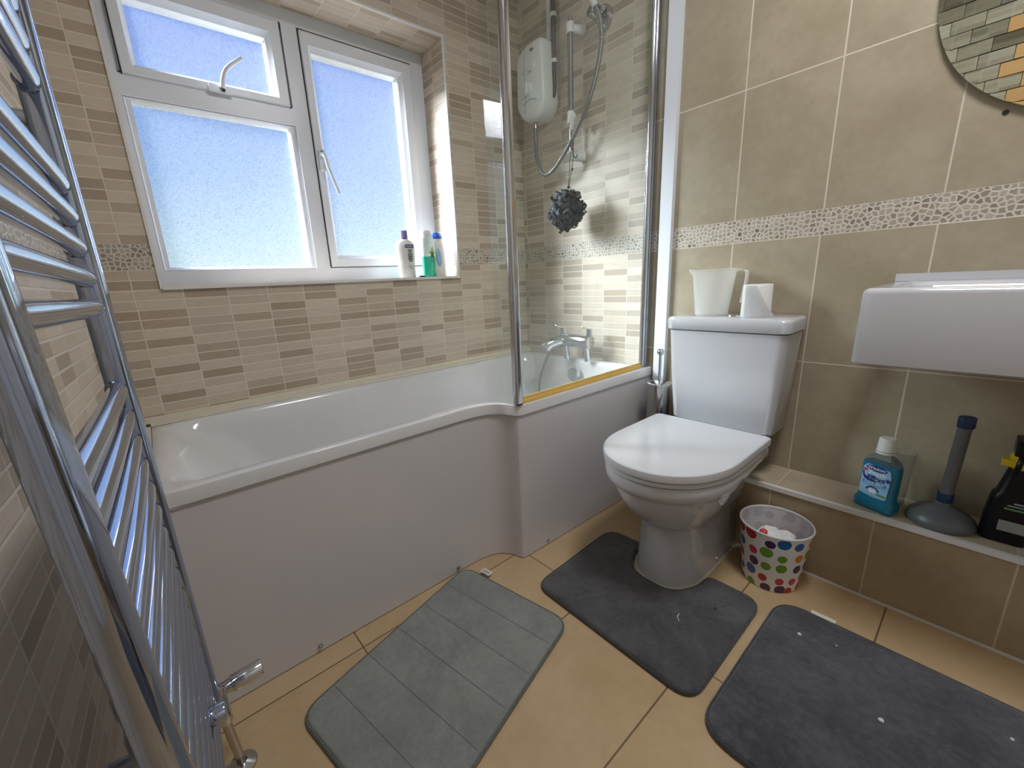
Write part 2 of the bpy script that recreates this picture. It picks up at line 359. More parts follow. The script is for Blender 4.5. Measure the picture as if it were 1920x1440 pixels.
def loft(loops, cap0=True, cap1=True, bm=None, closed=True):
    bm = bm or bmesh.new(); R = [[bm.verts.new(p) for p in L] for L in loops]
    for a, b in zip(R, R[1:]):
        n = len(a)
        for i in range(n if closed else n-1): bm.faces.new((a[i], a[(i+1) % n], b[(i+1) % n], b[i]))
    if cap0: bm.faces.new(list(reversed(R[0])))
    if cap1: bm.faces.new(R[-1])
    bmesh.ops.recalc_face_normals(bm, faces=bm.faces[:]); return bm
def capped(loops):
    """Loft whose end faces are tessellated, for concave outlines."""
    from mathutils.geometry import tessellate_polygon
    bm = loft(loops, False, False); bm.verts.ensure_lookup_table(); n = len(loops[0])
    for off, L in ((0, loops[0]), (len(loops)-1)*n and ((len(loops)-1)*n, loops[-1])):
        for t in tessellate_polygon([L]):
            try: bm.faces.new([bm.verts[off+i] for i in t])
            except Exception: pass
    bmesh.ops.recalc_face_normals(bm, faces=bm.faces[:]); return bm
def lathe(c, prof, n=40, axis='z', bm=None, cap0=False, cap1=False, rx=1.0, ry=1.0):
    c = Vector(c); loops = []
    for r, h in prof:
        L = []
        for i in range(n):
            a = 2*pi*i/n; x, y = r*cos(a)*rx, r*sin(a)*ry
            L.append(c + Vector({'z': (x, y, h), 'x': (h, x, y), 'y': (y, h, x)}[axis]))
        loops.append(L)
    return loft(loops, cap0, cap1, bm)
def cyl(p, q, r, n=20, bm=None, r1=None):
    return tube([p, q], r, n, bm, r1=r1)
def tube(pts, r, n=14, bm=None, r1=None, cap=True):
    pts = [Vector(p) for p in pts]; loops = []
    t0 = (pts[1]-pts[0]).normalized(); a = Vector((0, 0, 1)) if abs(t0.z) < 0.9 else Vector((1, 0, 0))
    nrm = (a - t0*a.dot(t0)).normalized()
    for i, p in enumerate(pts):
        t = (pts[min(i+1, len(pts)-1)] - pts[max(i-1, 0)]).normalized()
        nrm = (nrm - t*nrm.dot(t)).normalized(); b = t.cross(nrm)
        rr = r if r1 is None else r + (r1-r)*i/(len(pts)-1)
        loops.append([p + rr*(cos(2*pi*k/n)*nrm + sin(2*pi*k/n)*b) for k in range(n)])
    return loft(loops, cap, cap, bm)
def spline(pts, n=10):
    P = [Vector(p) for p in pts]; P = [2*P[0]-P[1]] + P + [2*P[-1]-P[-2]]; out = []
    for i in range(1, len(P)-2):
        for k in range(n):
            t = k/n; a, b, c, d = P[i-1], P[i], P[i+1], P[i+2]
            out.append(0.5*((2*b) + (c-a)*t + (2*a-5*b+4*c-d)*t*t + (3*b-a-3*c+d)*t**3))
    out.append(P[-2]); return out
def rrect(x0, x1, y0, y1, r, n=6):
    L = []
    for cx, cy, a0 in ((x1-r, y1-r, 0), (x0+r, y1-r, 90), (x0+r, y0+r, 180), (x1-r, y0+r, 270)):
        for k in range(n+1):
            a = radians(a0 + 90*k/n); L.append((cx + r*cos(a), cy + r*sin(a)))
    return L
def roundpoly(pts, r, n=7):
    """Polygon with rounded corners; r may be one number or one per corner."""
    m = len(pts); rs = r if isinstance(r, (list, tuple)) else [r]*m; out = []
    for i in range(m):
        p = Vector(pts[i]); a = (Vector(pts[i-1])-p); b = (Vector(pts[(i+1) % m])-p)
        d = min(rs[i], a.length*0.48, b.length*0.48); a.normalize(); b.normalize()
        A, C = p+a*d, p+b*d
        for k in range(n+1):
            t = k/n; out.append(tuple((1-t)**2*A + 2*t*(1-t)*p + t*t*C))
    return out
def inset(L, d):
    n = len(L); out = []
    area2 = sum(L[i][0]*L[(i+1) % n][1]-L[(i+1) % n][0]*L[i][1] for i in range(n)); s = 1 if area2 > 0 else -1
    for i in range(n):
        t = Vector(L[(i+1) % n])-Vector(L[i-1]); t = t.normalized() if t.length > 1e-9 else Vector((1, 0))
        out.append((L[i][0]-s*t.y*d, L[i][1]+s*t.x*d))
    return out
def text(s, size, mat, parent, M4, name='lettering', extrude=0.0003, bold=0.0):
    cu = bpy.data.curves.new(name, 'FONT'); cu.body = s; cu.size = size; cu.align_x = 'CENTER'; cu.align_y = 'CENTER'; cu.extrude = extrude; cu.offset = bold
    t = bpy.data.objects.new(name, cu); COL.objects.link(t); bpy.context.view_layer.update()
    me = bpy.data.meshes.new_from_object(t.evaluated_get(bpy.context.evaluated_depsgraph_get())); bpy.data.objects.remove(t)
    me.transform(Matrix.Translation(-ORG[parent]) @ M4); me.materials.clear(); me.materials.append(mat); me.name = name
    o = bpy.data.objects.new(name, me); COL.objects.link(o); o.parent = parent; ORG[o] = ORG[parent]; return o
def basis(o, xd, yd):
    """Matrix putting text x / y axes along xd / yd at point o."""
    xd = Vector(xd).normalized(); yd = Vector(yd); yd = (yd-xd*yd.dot(xd)).normalized(); zd = xd.cross(yd)
    return Matrix(((xd.x, yd.x, zd.x, o[0]), (xd.y, yd.y, zd.y, o[1]), (xd.z, yd.z, zd.z, o[2]), (0, 0, 0, 1)))
def flatshape(M4, pts, th=0.0004, bm=None):
    a = [M4 @ Vector((x, y, 0)) for x, y in pts]; b = [M4 @ Vector((x, y, th)) for x, y in pts]
    return loft([a, b], bm=bm)
def oval(cx, cy, a, b, n=28, rot=0.0):
    return [(cx + a*cos(t)*cos(rot)-b*sin(t)*sin(rot), cy + a*cos(t)*sin(rot)+b*sin(t)*cos(rot)) for t in (2*pi*i/n for i in range(n))]
def rr2(cx, cy, w, h, r=0.002): return rrect(cx-w/2, cx+w/2, cy-h/2, cy+h/2, r, 3)

# ------------------------------------------------------------------ the room
CEIL = 2.36; BACK = -2.75; AL = radians(2.5)
def lw(s, D, z=0.0):      # left wall frame: s runs along the wall from the camera, D = distance behind the lens
    return Vector((CAM.x + s*sin(AL) - D*cos(AL), CAM.y + s*cos(AL) + D*sin(AL), z))
WL, WR, WB, WT = -1.586, -0.4533, 1.003, 1.984; RV = 0.175
xl0 = lw(1.70, 0.19).x     # left wall where it meets the window wall
struct('floor', B((-1.95, 0.0, BACK, 0.0, -0.05, 0.0)), M['floor'])
struct('ceiling', B((-1.95, 0.12, BACK-0.1, 0.12, CEIL, CEIL+0.06)), M['paint'])
bm = B((-1.95, WL, 0.0, 0.26, 0, CEIL), (WR, 0.12, 0.0, 0.26, 0, CEIL), (WL, WR, 0.0, 0.26, 0, WB), (WL, WR, 0.0, 0.26, WT, CEIL))
for f in bm.faces:
    f.normal_update(); c = f.calc_center_median()
    if abs(f.normal.x) > 0.9 and WB < c.z < WT+0.4 and c.y > 0.05: f.material_index = 1
    if abs(f.normal.z) > 0.9 and f.normal.z < 0 and abs(c.z-WT) < 0.01: f.material_index = 2
struct('wall_window', bm, [M['mos_window'], M['mos_reveal'], M['mos_soffit']])
YT = -0.745                # mosaic ends, large tiles begin
struct('wall_tap', B((0.0, 0.12, YT, 0.0, 0, CEIL)), M['mos_tap'])
struct('wall_right', B((0.0, 0.12, BACK, YT, 0, CEIL)), M['tile_right'])
a, b = lw(1.72, 0.19), lw(-1.10, 0.19); a.y = min(a.y, 0.0)
bm = loft([[Vector((a.x, a.y, z)), Vector((b.x, b.y, z)), Vector((b.x-0.12, b.y, z)), Vector((a.x-0.12, a.y, z))] for z in (0, CEIL)])
struct('wall_left', bm, M['mos_left'])
struct('wall_back', B((-1.95, 0.12, BACK-0.1, BACK, 0, CEIL)), M['paint'])
# door in the wall behind the camera
d = struct('door_1', B((-1.45, -0.70, BACK, BACK+0.035, 0.005, 2.0)), flat('door_paint', (0.72, 0.70, 0.66), 0.4), bevel=0.004)
obj('door_frame', B((-1.52, -1.45, BACK, BACK+0.045, 0, 2.07), (-0.70, -0.63, BACK, BACK+0.045, 0, 2.07), (-1.45, -0.70, BACK, BACK+0.045, 2.0, 2.07)), M['trim'], d, bevel=0.003)
obj('door_handle', tube(spline([(-0.77, BACK+0.035, 1.0), (-0.77, BACK+0.075, 1.0), (-0.80, BACK+0.08, 1.0), (-0.88, BACK+0.08, 1.0)]), 0.008), M['chrome'], d)
# ledge (tiled step) along the right wall
SX, SH = -0.172, 0.267
st = struct('trim_1', B((SX, 0.0, BACK, -0.775, 0.0, SH-0.010)), M['tile_step_face'])
obj('ledge_top', B((SX+0.008, 0.0, BACK, -0.775, SH-0.012, SH)), M['tile_step_top'], st, smooth=0)
obj('edge_bead', B((SX-0.005, SX+0.009, BACK, -0.775, SH-0.013, SH+0.0015)), M['trim'], st, bevel=0.002, label='white tile edge bead')
obj('floor_seal', B((SX-0.005, SX, BACK, -1.225, 0.0, 0.006)), M['trim'], st, bevel=0.002)
# white bead round the window opening
t = 0.006
bm = B((WL-t, WL+0.001, -t, 0.003, WB-t, WT+t), (WR-0.001, WR+t, -t, 0.003, WB-t, WT+t), (WL, WR, -t, 0.003, WT-0.001, WT+t), (WL, WR, -0.011, 0.003, WB-0.009, WB+0.001))
struct('trim_2', bm, M['trim'], bevel=0.0015)
# cream sealant upstand round the bath
RZ = 0.575
bm = B((-1.70, 0.0, -0.030, 0.0, RZ+0.001, RZ+0.010), (-1.755, 0.0, -0.014, 0.0, RZ+0.008, RZ+0.026))
struct('trim_3', bm, M['sealant'], bevel=0.004)
# boxed-in filler at the foot of the bath, following the slanting wall
def lx(y, D=0.19): s = (y-CAM.y-D*sin(AL))/cos(AL); return CAM.x + s*sin(AL) - D*cos(AL)
pts = [(lx(-0.004)+0.002, -0.004), (lx(-0.64)+0.002, -0.64), (-1.7225, -0.64), (-1.7225, -0.004)]
bm = loft([[Vector((x, y, z)) for x, y in pts] for z in (0.0, RZ-0.012)]); fil = struct('trim_4', bm, M['panel'])
obj('cap_strip', loft([[Vector((x, y, z)) for x, y in [(lx(-0.02)+0.003, -0.015), (lx(-0.64)+0.003, -0.64), (-1.724, -0.64), (-1.724, -0.015)]] for z in (RZ-0.012, RZ-0.001)]), M['sealant'], fil, bevel=0.002)
obj('cap_joint', B((-1.7225, -1.7185, -0.64, -0.03, RZ-0.02, RZ-0.004)), M['rust'], fil)
obj('sealant_strip', B((-1.7183, -1.701, -0.645, -0.031, RZ-0.015, RZ+0.003)), M['sealant'], fil, bevel=0.003)
# pipe trunking on the right wall
struct('trim_5', B((-0.022, 0.0, -0.834, -0.786, SH, CEIL)), M['upvc'], bevel=0.0015)
tag(obj('wall_mark', lathe((-0.0015, -1.633, 1.290), [(0.0005, 0.0), (0.0055, 0.0), (0.0055, 0.0015)], 16, 'x', cap0=True, cap1=True), M['mark']), 'small black screw hole in the tile just under the round mirror', 'hole')

# ------------------------------------------------------------------ window
wn1 = bpy.data.objects.new('window_1', None); COL.objects.link(wn1); wn1.location = (-1.02, RV, WB); wn1['kind'] = 'structure'; ORG[wn1] = Vector((-1.02, RV, WB))
Y0 = RV; Y1 = RV+0.062
bm = B((WL, -1.564, Y0, Y1, WB, WT), (-0.515, WR, Y0, Y1, WB, WT), (-1.564, -0.515, Y0, Y1, 1.935, WT), (-1.564, -0.515, Y0, Y1, WB, 1.060), (-1.052, -0.996, Y0, Y1, 1.060, 1.935), (-1.564, -1.052, Y0, Y1, 1.594, 1.655), (-1.566, -1.545, Y0+0.012, Y1-0.004, 1.05, 1.95), (-1.07, -0.985, Y0+0.012, Y1-0.004, 1.05, 1.95), (-0.53, -0.513, Y0+0.012, Y1-0.004, 1.05, 1.95), (-1.56, -0.52, Y0+0.012, Y1-0.004, 1.922, 1.94), (-0.996, -0.52, Y0+0.012, Y1-0.004, 1.055, 1.072), (-1.56, -1.05, Y0+0.012, Y1-0.004, 1.648, 1.664))
obj('window_frame', bm, M['upvc'], wn1, bevel=0.003)
def ring(x0, x1, z0, z1, w, y0, y1, chamf=0.008):
    """A mitred rectangular frame ring with a sloped glazing bead."""
    def L(i, y): return [Vector((x0+i, y, z0+i)), Vector((x1-i, y, z0+i)), Vector((x1-i, y, z1-i)), Vector((x0+i, y, z1-i))]
    return loft([L(0, y1), L(0, y0+0.003), L(0.003, y0), L(w-chamf-0.004, y0), L(w-chamf, y0+0.004), L(w, y0+0.014), L(w, y1)], False, False)
def ring4(x0, x1, z0, z1, wl, wr_, wb_, wt_, y0, y1):
    def L(k, y): return [Vector((x0+wl*k, y, z0+wb_*k)), Vector((x1-wr_*k, y, z0+wb_*k)), Vector((x1-wr_*k, y, z1-wt_*k)), Vector((x0+wl*k, y, z1-wt_*k))]
    return loft([L(0, y1), L(0, y0+0.003), L(0.06, y0), L(0.68, y0), L(0.74, y0+0.004), L(1.0, y0+0.013), L(1.0, y1)], False, False)
obj('glazing_bead', ring(-1.564, -1.052, 1.060, 1.594, 0.012, Y0+0.006, Y0+0.045, 0.006), M['upvc'], wn1)
obj('opening_sash', ring4(-1.550, -1.062, 1.655, 1.930, 0.040, 0.052, 0.032, 0.062, Y0-0.012, Y0+0.045), M['upvc'], wn1)
obj('opening_sash', ring4(-0.992, -0.519, 1.064, 1.926, 0.038, 0.066, 0.048, 0.064, Y0-0.012, Y0+0.045), M['upvc'], wn1)
obj('sash_seal', B((-1.553, -1.550, Y0-0.003, Y0+0.01, 1.652, 1.932), (-1.553, -1.059, Y0-0.003, Y0+0.01, 1.930, 1.933), (-1.062, -1.059, Y0-0.003, Y0+0.01, 1.652, 1.932)), M['black_line'], wn1)
obj('sash_seal', B((-0.519, -0.516, Y0-0.003, Y0+0.01, 1.062, 1.929), (-0.995, -0.516, Y0-0.003, Y0+0.01, 1.926, 1.929), (-0.995, -0.992, Y0-0.003, Y0+0.01, 1.062, 1.929)), M['black_line'], wn1)
for x0, x1, z0, z1 in ((-1.553, -1.062, 1.070, 1.584), (-1.512, -1.112, 1.685, 1.870), (-0.956, -0.583, 1.110, 1.864)):
    obj('glass_pane', B((x0, x1, Y0+0.024, Y0+0.030, z0, z1)), M['pane'], wn1, smooth=0)
hy = Y0-0.014
h = obj('window_handle', B((-1.325, -1.255, hy-0.012, hy+0.003, 1.650, 1.672)), M['upvc'], wn1, bevel=0.005, seg=3)
obj('lever', tube(spline([(-1.285, hy-0.016, 1.662), (-1.280, hy-0.030, 1.690), (-1.262, hy-0.034, 1.722), (-1.214, hy-0.034, 1.762)]), 0.0085, r1=0.006), M['upvc'], h)
obj('lock_button', lathe((-1.283, hy-0.019, 1.656), [(0.0005, 0), (0.005, 0), (0.005, 0.008)], 12, 'y', cap0=True), M['black_line'], h)
h = obj('window_handle', B((-0.985, -0.963, hy-0.012, hy+0.002, 1.440, 1.515)), M['upvc'], wn1, bevel=0.005, seg=3)
obj('lever', tube(spline([(-0.974, hy-0.014, 1.500), (-0.970, hy-0.034, 1.485), (-0.962, hy-0.036, 1.440), (-0.934, hy-0.034, 1.352)]), 0.0090, r1=0.0065), M['upvc'], h)
obj('lock_button', lathe((-0.974, hy-0.017, 1.507), [(0.0005, 0), (0.005, 0), (0.005, 0.006)], 12, 'y', cap0=True), M['black_line'], h)

# ------------------------------------------------------------------ bath
FP = [(-1.70, -0.648), (-1.0, -0.648), (-0.93, -0.648), (-0.895, -0.650), (-0.865, -0.655), (-0.84, -0.664), (-0.820, -0.678), (-0.806, -0.696), (-0.797, -0.716), (-0.791, -0.738), (-0.785, -0.748), (-0.774, -0.753), (-0.755, -0.7545), (-0.4, -0.762), (0.0, -0.7714)]
def F(x):
    for (x0, y0), (x1, y1) in zip(FP, FP[1:]):
        if x <= x1: return y0+(y1-y0)*(max(x, x0)-x0)/(x1-x0)
    return FP[-1][1]
bath = thing('bathtub', 'white L-shaped shower bath with wide end under the glass screen', 'bath', (-0.85, -0.35, 0.0))
XS = sorted(set([p[0] for p in FP] + [-1.70+0.05*i for i in range(16)] + [-0.70+0.05*i for i in range(15)] + [-0.91, -0.88, -0.853, -0.83, -0.813, -0.801, -0.788, -0.78]))
XN = [(x+1.70)/1.70 for x in XS]
def bring(xl, xr, yb, off, r, z):
    """One ring of the tub: front edge follows the L curve, corners rounded by r."""
    def front(x):
        y = F(x*1.0) + off
        return y
    L = []; w = xr-xl
    # blend of corner rounding: push ends of the front/back edge inwards
    def cz(x):
        dl = x-xl; dr = xr-x; d = min(dl, dr)
        return r-sqrt(max(0, r*r-(r-d)**2)) if d < r else 0.0
    for t in XN:
        x = xl+w*t; x = min(max(x, xl), xr); L.append(Vector((x, front(x)+cz(x), z)))
    yr0 = L[-1].y; 
    for k in range(1, 8): 
        y = yr0+(yb-cz(xr)-yr0)*k/8; L.append(Vector((xr, y, z)))
    for t in reversed(XN):
        x = xl+w*t; L.append(Vector((x, yb-cz(x), z)))
    y0 = L[-1].y; y1 = L[0].y
    for k in range(1, 8): L.append(Vector((xl, y0+(y1-y0)*k/8, z)))
    return L
def warp(L, amt, zf):       # left end slopes gently like a backrest
    return L
Z = RZ
rings = [bring(-1.698, -0.002, -0.002, 0.010, 0.002, Z-0.036), bring(-1.700, -0.001, -0.001, 0.000, 0.003, Z-0.0345), bring(-1.700, -0.001, -0.001, 0.0005, 0.003, Z-0.0025), bring(-1.6995, -0.0012, -0.0015, 0.0012, 0.003, Z-0.0008), bring(-1.6985, -0.002, -0.003, 0.0028, 0.005, Z),
         bring(-1.676, -0.045, -0.034, 0.034, 0.03, Z), bring(-1.670, -0.050, -0.040, 0.040, 0.04, Z-0.004), bring(-1.655, -0.056, -0.046, 0.046, 0.05, Z-0.018), bring(-1.615, -0.064, -0.052, 0.052, 0.06, Z-0.05),
         bring(-1.540, -0.075, -0.060, 0.060, 0.07, Z-0.12), bring(-1.460, -0.088, -0.070, 0.070, 0.08, Z-0.22), bring(-1.40, -0.105, -0.085, 0.085, 0.09, Z-0.32), bring(-1.36, -0.125, -0.105, 0.105, 0.09, Z-0.375), bring(-1.30, -0.18, -0.15, 0.15, 0.10, Z-0.40)]
obj('tub_shell', loft(rings, False, True), M['acrylic'], bath, smooth=50)
PX = [x for x in XS]
def pan(off, z, xe=-0.003): return [Vector((min(x, xe)-(0.0 if x > -0.5 else 0.0), F(x)+off, z)) for x in PX]
front = [(x, F(x+0.0) + 0.016) for x in PX]
# shift the curved part so that the panel stays behind the lip all round
bm = bmesh.new(); out = []
for x, y in [(x, F(x)) for x in PX]: out.append((x, y))
tn = []
for i, p in enumerate(out):
    a = Vector(out[max(i-1, 0)]); b = Vector(out[min(i+1, len(out)-1)]); t_ = (b-a).normalized(); tn.append((p[0]-t_.y*0.007, p[1]+t_.x*0.007))
tn[0] = (-1.70, tn[0][1]); tn[-1] = (-0.002, tn[-1][1])
tk = [(x, y+0.012) for x, y in tn]
poly = tn + list(reversed(tk))
obj('side_panel', loft([[Vector((x, y, z)) for x, y in poly] for z in (0.003, Z-0.0355)]), M['panel'], bath, smooth=40)
obj('rim_bead', loft([[Vector((x, y-0.0045, z)) for x, y in poly] for z in (Z-0.0385, Z-0.0362)]), M['acrylic'], bath)
obj('floor_gap', loft([[Vector((x, y+0.003, z)) for x, y in poly] for z in (0.0, 0.0028)]), M['black_line'], bath)
for x, y, z in ((-0.991, -0.643, 0.022), (-1.455, -0.643, 0.020), (-0.656, -0.749, 0.018)):
    obj('panel_screw', lathe((x, y-0.006, z), [(0.0005, 0), (0.003, 0.0), (0.0055, 0.002), (0.006, 0.006)], 14, 'y', cap0=True), M['steel'], bath)
obj('overflow_cover', lathe((-0.098, -0.408, 0.505), [(0.0005, -0.004), (0.030, -0.004), (0.034, 0.0), (0.034, 0.016)], 28, 'x', cap0=True), M['chrome'], bath)

# bath mixer tap on the end rim
tap = thing('bath_mixer_tap', 'chrome bath shower mixer with two levers behind the screen', 'tap', (-0.055, -0.41, RZ))
ty0, ty1, tx, tz = -0.330, -0.505, -0.085, 0.672
obj('tap_body', tube([(tx, ty0, tz), (tx, -0.40, tz), (tx, -0.42, tz), (tx, ty1, tz)], 0.032, 26), M['chrome'], tap, bevel=0.004)
obj('spout', tube(spline([(tx-0.005, -0.345, tz-0.004), (tx-0.040, -0.326, tz-0.008), (tx-0.075, -0.308, tz-0.020), (tx-0.092, -0.300, tz-0.036)]), 0.025, 20, r1=0.030), M['chrome'], tap)
for y in (-0.352, -0.480):
    obj('tap_leg', tube([(tx+0.012, y, RZ+0.0005), (tx+0.012, y, RZ+0.006), (tx+0.006, y, RZ+0.03), (tx, y, tz-0.01)], 0.015, 18), M['chrome'], tap)
for y in (-0.337, -0.497):
    l = obj('tap_lever', tube([(tx, y, tz+0.020), (tx, y, tz+0.058)], 0.016, 18, r1=0.013), M['chrome'], tap)
    bm = bmesh.new(); loft([[Vector((tx+0.010-k*0.07, y+s*(0.012-0.004*k), tz+0.053+k*0.018+q)) for s, q in ((-1, 0), (1, 0), (1, 0.007), (-1, 0.007))] for k in (0, 0.5, 1)], bm=bm)
    obj('lever_blade', bm, M['chrome'], l, bevel=0.002)
obj('shower_hose', tube(spline([(tx-0.02, -0.335, tz-0.02), (tx-0.055, -0.315, 0.635), (tx-0.085, -0.290, 0.560), (tx-0.098, -0.262, 0.45), (tx-0.10, -0.262, 0.33)]), 0.0065, 10), M['hose'], tap)

# ------------------------------------------------------------------ glass bath screen
scr = thing('bath_screen', 'hinged clear glass bath screen in a chrome frame with amber bottom seal', 'shower screen', (-0.40, -0.758, RZ))
ZT = 2.02
obj('glass_panel', B((-0.765, -0.030, -0.7445, -0.7385, RZ+0.016, ZT)), M['screen'], scr, smooth=0)
obj('return_panel', loft([[Vector((x, y, z)) for x, y in ((-0.7815, -0.735), (-0.7755, -0.735), (-0.7705, -0.647), (-0.7765, -0.647))] for z in (RZ+0.009, ZT)]), M['screen2'], scr, smooth=0, label='narrow frameless glass return panel')
obj('corner_post', loft([[Vector((x, y, z)) for x, y in roundpoly([(-0.790, -0.757), (-0.762, -0.757), (-0.758, -0.733), (-0.792, -0.733)], 0.009, 4)] for z in (RZ+0.006, ZT)]), M['chrome'], scr)
obj('post_foot', B((-0.785, -0.768, -0.757, -0.742, RZ+0.0008, RZ+0.007)), M['rust'], scr)
p = obj('wall_profile', B((-0.030, -0.001, -0.756, -0.722, RZ+0.003, ZT)), M['chrome'], scr, bevel=0.004)
obj('hinge_bar', tube([(-0.040, -0.742, RZ+0.004), (-0.040, -0.742, ZT)], 0.011, 16), M['chrome'], scr)
bm = B((-0.762, -0.052, -0.750, -0.734, RZ+0.001, RZ+0.010), (-0.762, -0.052, -0.744, -0.739, RZ+0.010, RZ+0.022))
obj('bottom_seal', bm, M['yellow'], scr, bevel=0.002, label='amber yellow rubber bottom seal')

# ------------------------------------------------------------------ electric shower and its fittings
sh = thing('electric_shower', 'white electric shower unit on the mosaic wall above the bath', 'shower', (0.0, -0.165, 1.69))
def shl(k, x): return [Vector((x, -0.160+a*k, 1.852+b*k)) for a, b in roundpoly([(-0.088, -0.118), (-0.052, -0.165), (0.045, -0.165), (0.092, -0.110), (0.086, 0.120), (0.020, 0.148), (-0.078, 0.150)], [0.07, 0.06, 0.08, 0.08, 0.05, 0.06, 0.035], 8)]
obj('casing', loft([shl(1.0, -0.001), shl(1.0, -0.060), shl(0.985, -0.078), shl(0.94, -0.090), shl(0.86, -0.095)]), M['white_plastic'], sh, smooth=50)
def disc(name, y, z, r, parent, m, x=-0.095, th=0.010, seg=28): return obj(name, lathe((x, y, z), [(0.0005, -th), (r*0.85, -th), (r, -th*0.6), (r, 0.002)], seg, 'x', cap0=True), m, parent)
k1 = disc('temperature_dial', -0.155, 1.815, 0.026, sh, M['white_plastic'], th=0.014)
obj('dial_grip', B((-0.118, -0.108, -0.160, -0.150, 1.793, 1.837)), M['white_plastic'], k1, bevel=0.003)
k2 = disc('power_dial', -0.178, 1.898, 0.021, sh, M['white_plastic'], th=0.009)
obj('casing_seam', B((-0.0965, -0.0945, -0.1315, -0.1295, 1.722, 1.965)), M['grey_print'], sh)
obj('stop_button', B((-0.101, -0.092, -0.188, -0.172, 1.958, 1.965)), M['ink'], sh, bevel=0.001)
SHX, SY = -0.0965, 0.010
obj('brand_print', tube([(SHX, -0.205+0.085*t, 1.758+0.014*sin(pi*t)) for t in [i/10 for i in range(11)]], 0.0012, 6), M['grey_print'], sh)
obj('logo_print', tube([(SHX, -0.125, 1.887), (SHX, -0.118, 1.892), (SHX, -0.114, 1.885)], 0.0012, 6), M['grey_print'], sh)
obj('hose_outlet', tube([(-0.055, -0.152, 1.66), (-0.055, -0.152, 1.69)], 0.012, 16), M['steel'], sh)
hose = tag(obj('shower_hose', tube(spline([(-0.055, -0.152, 1.660), (-0.060, -0.158, 1.60), (-0.080, -0.180, 1.53), (-0.090, -0.215, 1.462), (-0.095, -0.252, 1.436), (-0.095, -0.300, 1.448), (-0.090, -0.360, 1.500), (-0.085, -0.420, 1.570), (-0.078, -0.478, 1.660), (-0.07, -0.515, 1.760), (-0.062, -0.530, 1.860), (-0.062, -0.522, 1.935), (-0.068, -0.505, 1.985)]), 0.0088, 14), M['hose']), 'grey metal shower hose looping from the white shower unit to the handset holder', 'hose')
riser = thing('riser_rail', 'grey shower riser rail with white end brackets beside the shower unit', 'shower rail', (-0.05, -0.37, 1.48))
obj('rail', tube([(-0.055, -0.368, 1.66), (-0.055, -0.366, 2.000)], 0.0125, 18), M['hose'], riser)
obj('lower_rail', tube([(-0.055, -0.368, 1.475), (-0.055, -0.368, 1.665)], 0.0065, 16), M['steel'], riser)
for z, yy in ((1.975, -0.366), (1.492, -0.368)):
    br = obj('end_bracket', tube([(-0.055, yy-0.001, z-0.02), (-0.055, yy, z+0.020)], 0.017, 18), M['white_plastic'], riser, bevel=0.003)
    obj('wall_plate', tube([(-0.050, yy-0.008, z-0.004), (-0.001, yy-0.030, z-0.006)], 0.016, 16, r1=0.020), M['white_plastic'], br)
obj('rail_tip', tube([(-0.055, -0.366, 1.99), (-0.055, -0.366, 2.018)], 0.0085, 12), M['steel'], riser)
sl = obj('slider_clip', tube([(-0.055, -0.368, 1.618), (-0.055, -0.368, 1.668)], 0.016, 18), M['white_plastic'], riser, bevel=0.003)
obj('clip_lug', tube([(-0.055, -0.385, 1.650), (-0.075, -0.398, 1.628), (-0.070, -0.385, 1.590)], 0.009, 10), M['white_plastic'], sl)
dish = lathe((-0.075, -0.290, 1.535), [(0.0005, 0.0), (0.040, 0.0), (0.055, 0.006), (0.058, 0.014), (0.054, 0.014), (0.050, 0.008), (0.0005, 0.005)], 32, rx=0.8, ry=1.25)
tag(obj('soap_dish', dish, M['tumbler']), 'clear plastic oval soap dish hanging low on the shower rail', 'soap dish')
hd = thing('shower_holder', 'chrome shower handset holder on the wall right of the riser rail', 'shower holder', (0.0, -0.50, 1.975))
obj('back_plate', lathe((0.0, -0.505, 1.965), [(0.0005, -0.030), (0.026, -0.028), (0.033, -0.012), (0.034, -0.001)], 26, 'x', cap0=True, ry=1.35), M['steel'], hd)
obj('cradle', tube([(-0.025, -0.492, 1.972), (-0.070, -0.478, 1.985)], 0.021, 18), M['steel'], hd, bevel=0.003)
obj('clamp_knob', lathe((-0.035, -0.515, 1.982), [(0.0005, -0.022), (0.012, -0.022), (0.014, -0.008), (0.014, 0.0)], 18, 'x', cap0=True), M['chrome'], hd)
hs = thing('shower_handset', 'pale shower handset resting in the chrome wall holder', 'shower head', (-0.07, -0.50, 1.985))
obj('handle', tube([(-0.068, -0.505, 1.985), (-0.085, -0.485, 2.035), (-0.115, -0.465, 2.12)], 0.012, 16, r1=0.015), M['white_plastic'], hs)
obj('spray_head', tube([(-0.115, -0.465, 2.12), (-0.150, -0.455, 2.13), (-0.165, -0.452, 2.118)], 0.030, 24, r1=0.042), M['white_plastic'], hs)
pipe = thing('water_pipe', 'dark water pipe held by white clips beside the shower unit', 'pipe', (-0.018, -0.243, 1.80))
obj('pipe_run', tube(spline([(-0.055, -0.222, 1.765), (-0.030, -0.238, 1.768), (-0.022, -0.245, 1.80), (-0.022, -0.245, 1.90), (-0.022, -0.245, CEIL)]), 0.0105, 14), M['dark_pipe'], pipe)
for z in (1.910, 2.085):
    obj('pipe_clip', tube([(-0.022, -0.245, z-0.008), (-0.022, -0.245, z+0.008)], 0.015, 16), M['white_plastic'], pipe, bevel=0.002)
obj('elbow', lathe((-0.052, -0.232, 1.765), [(0.0005, -0.014), (0.014, -0.014), (0.014, 0.014), (0.0005, 0.014)], 14, 'y'), M['dark_pipe'], pipe)
tag(obj('cable_trunking', B((-0.017, -0.0005, -0.222, -0.200, 2.005, CEIL)), M['white_plastic'], bevel=0.002), 'slim white cable trunking rising from the top of the shower unit', 'cable trunking')

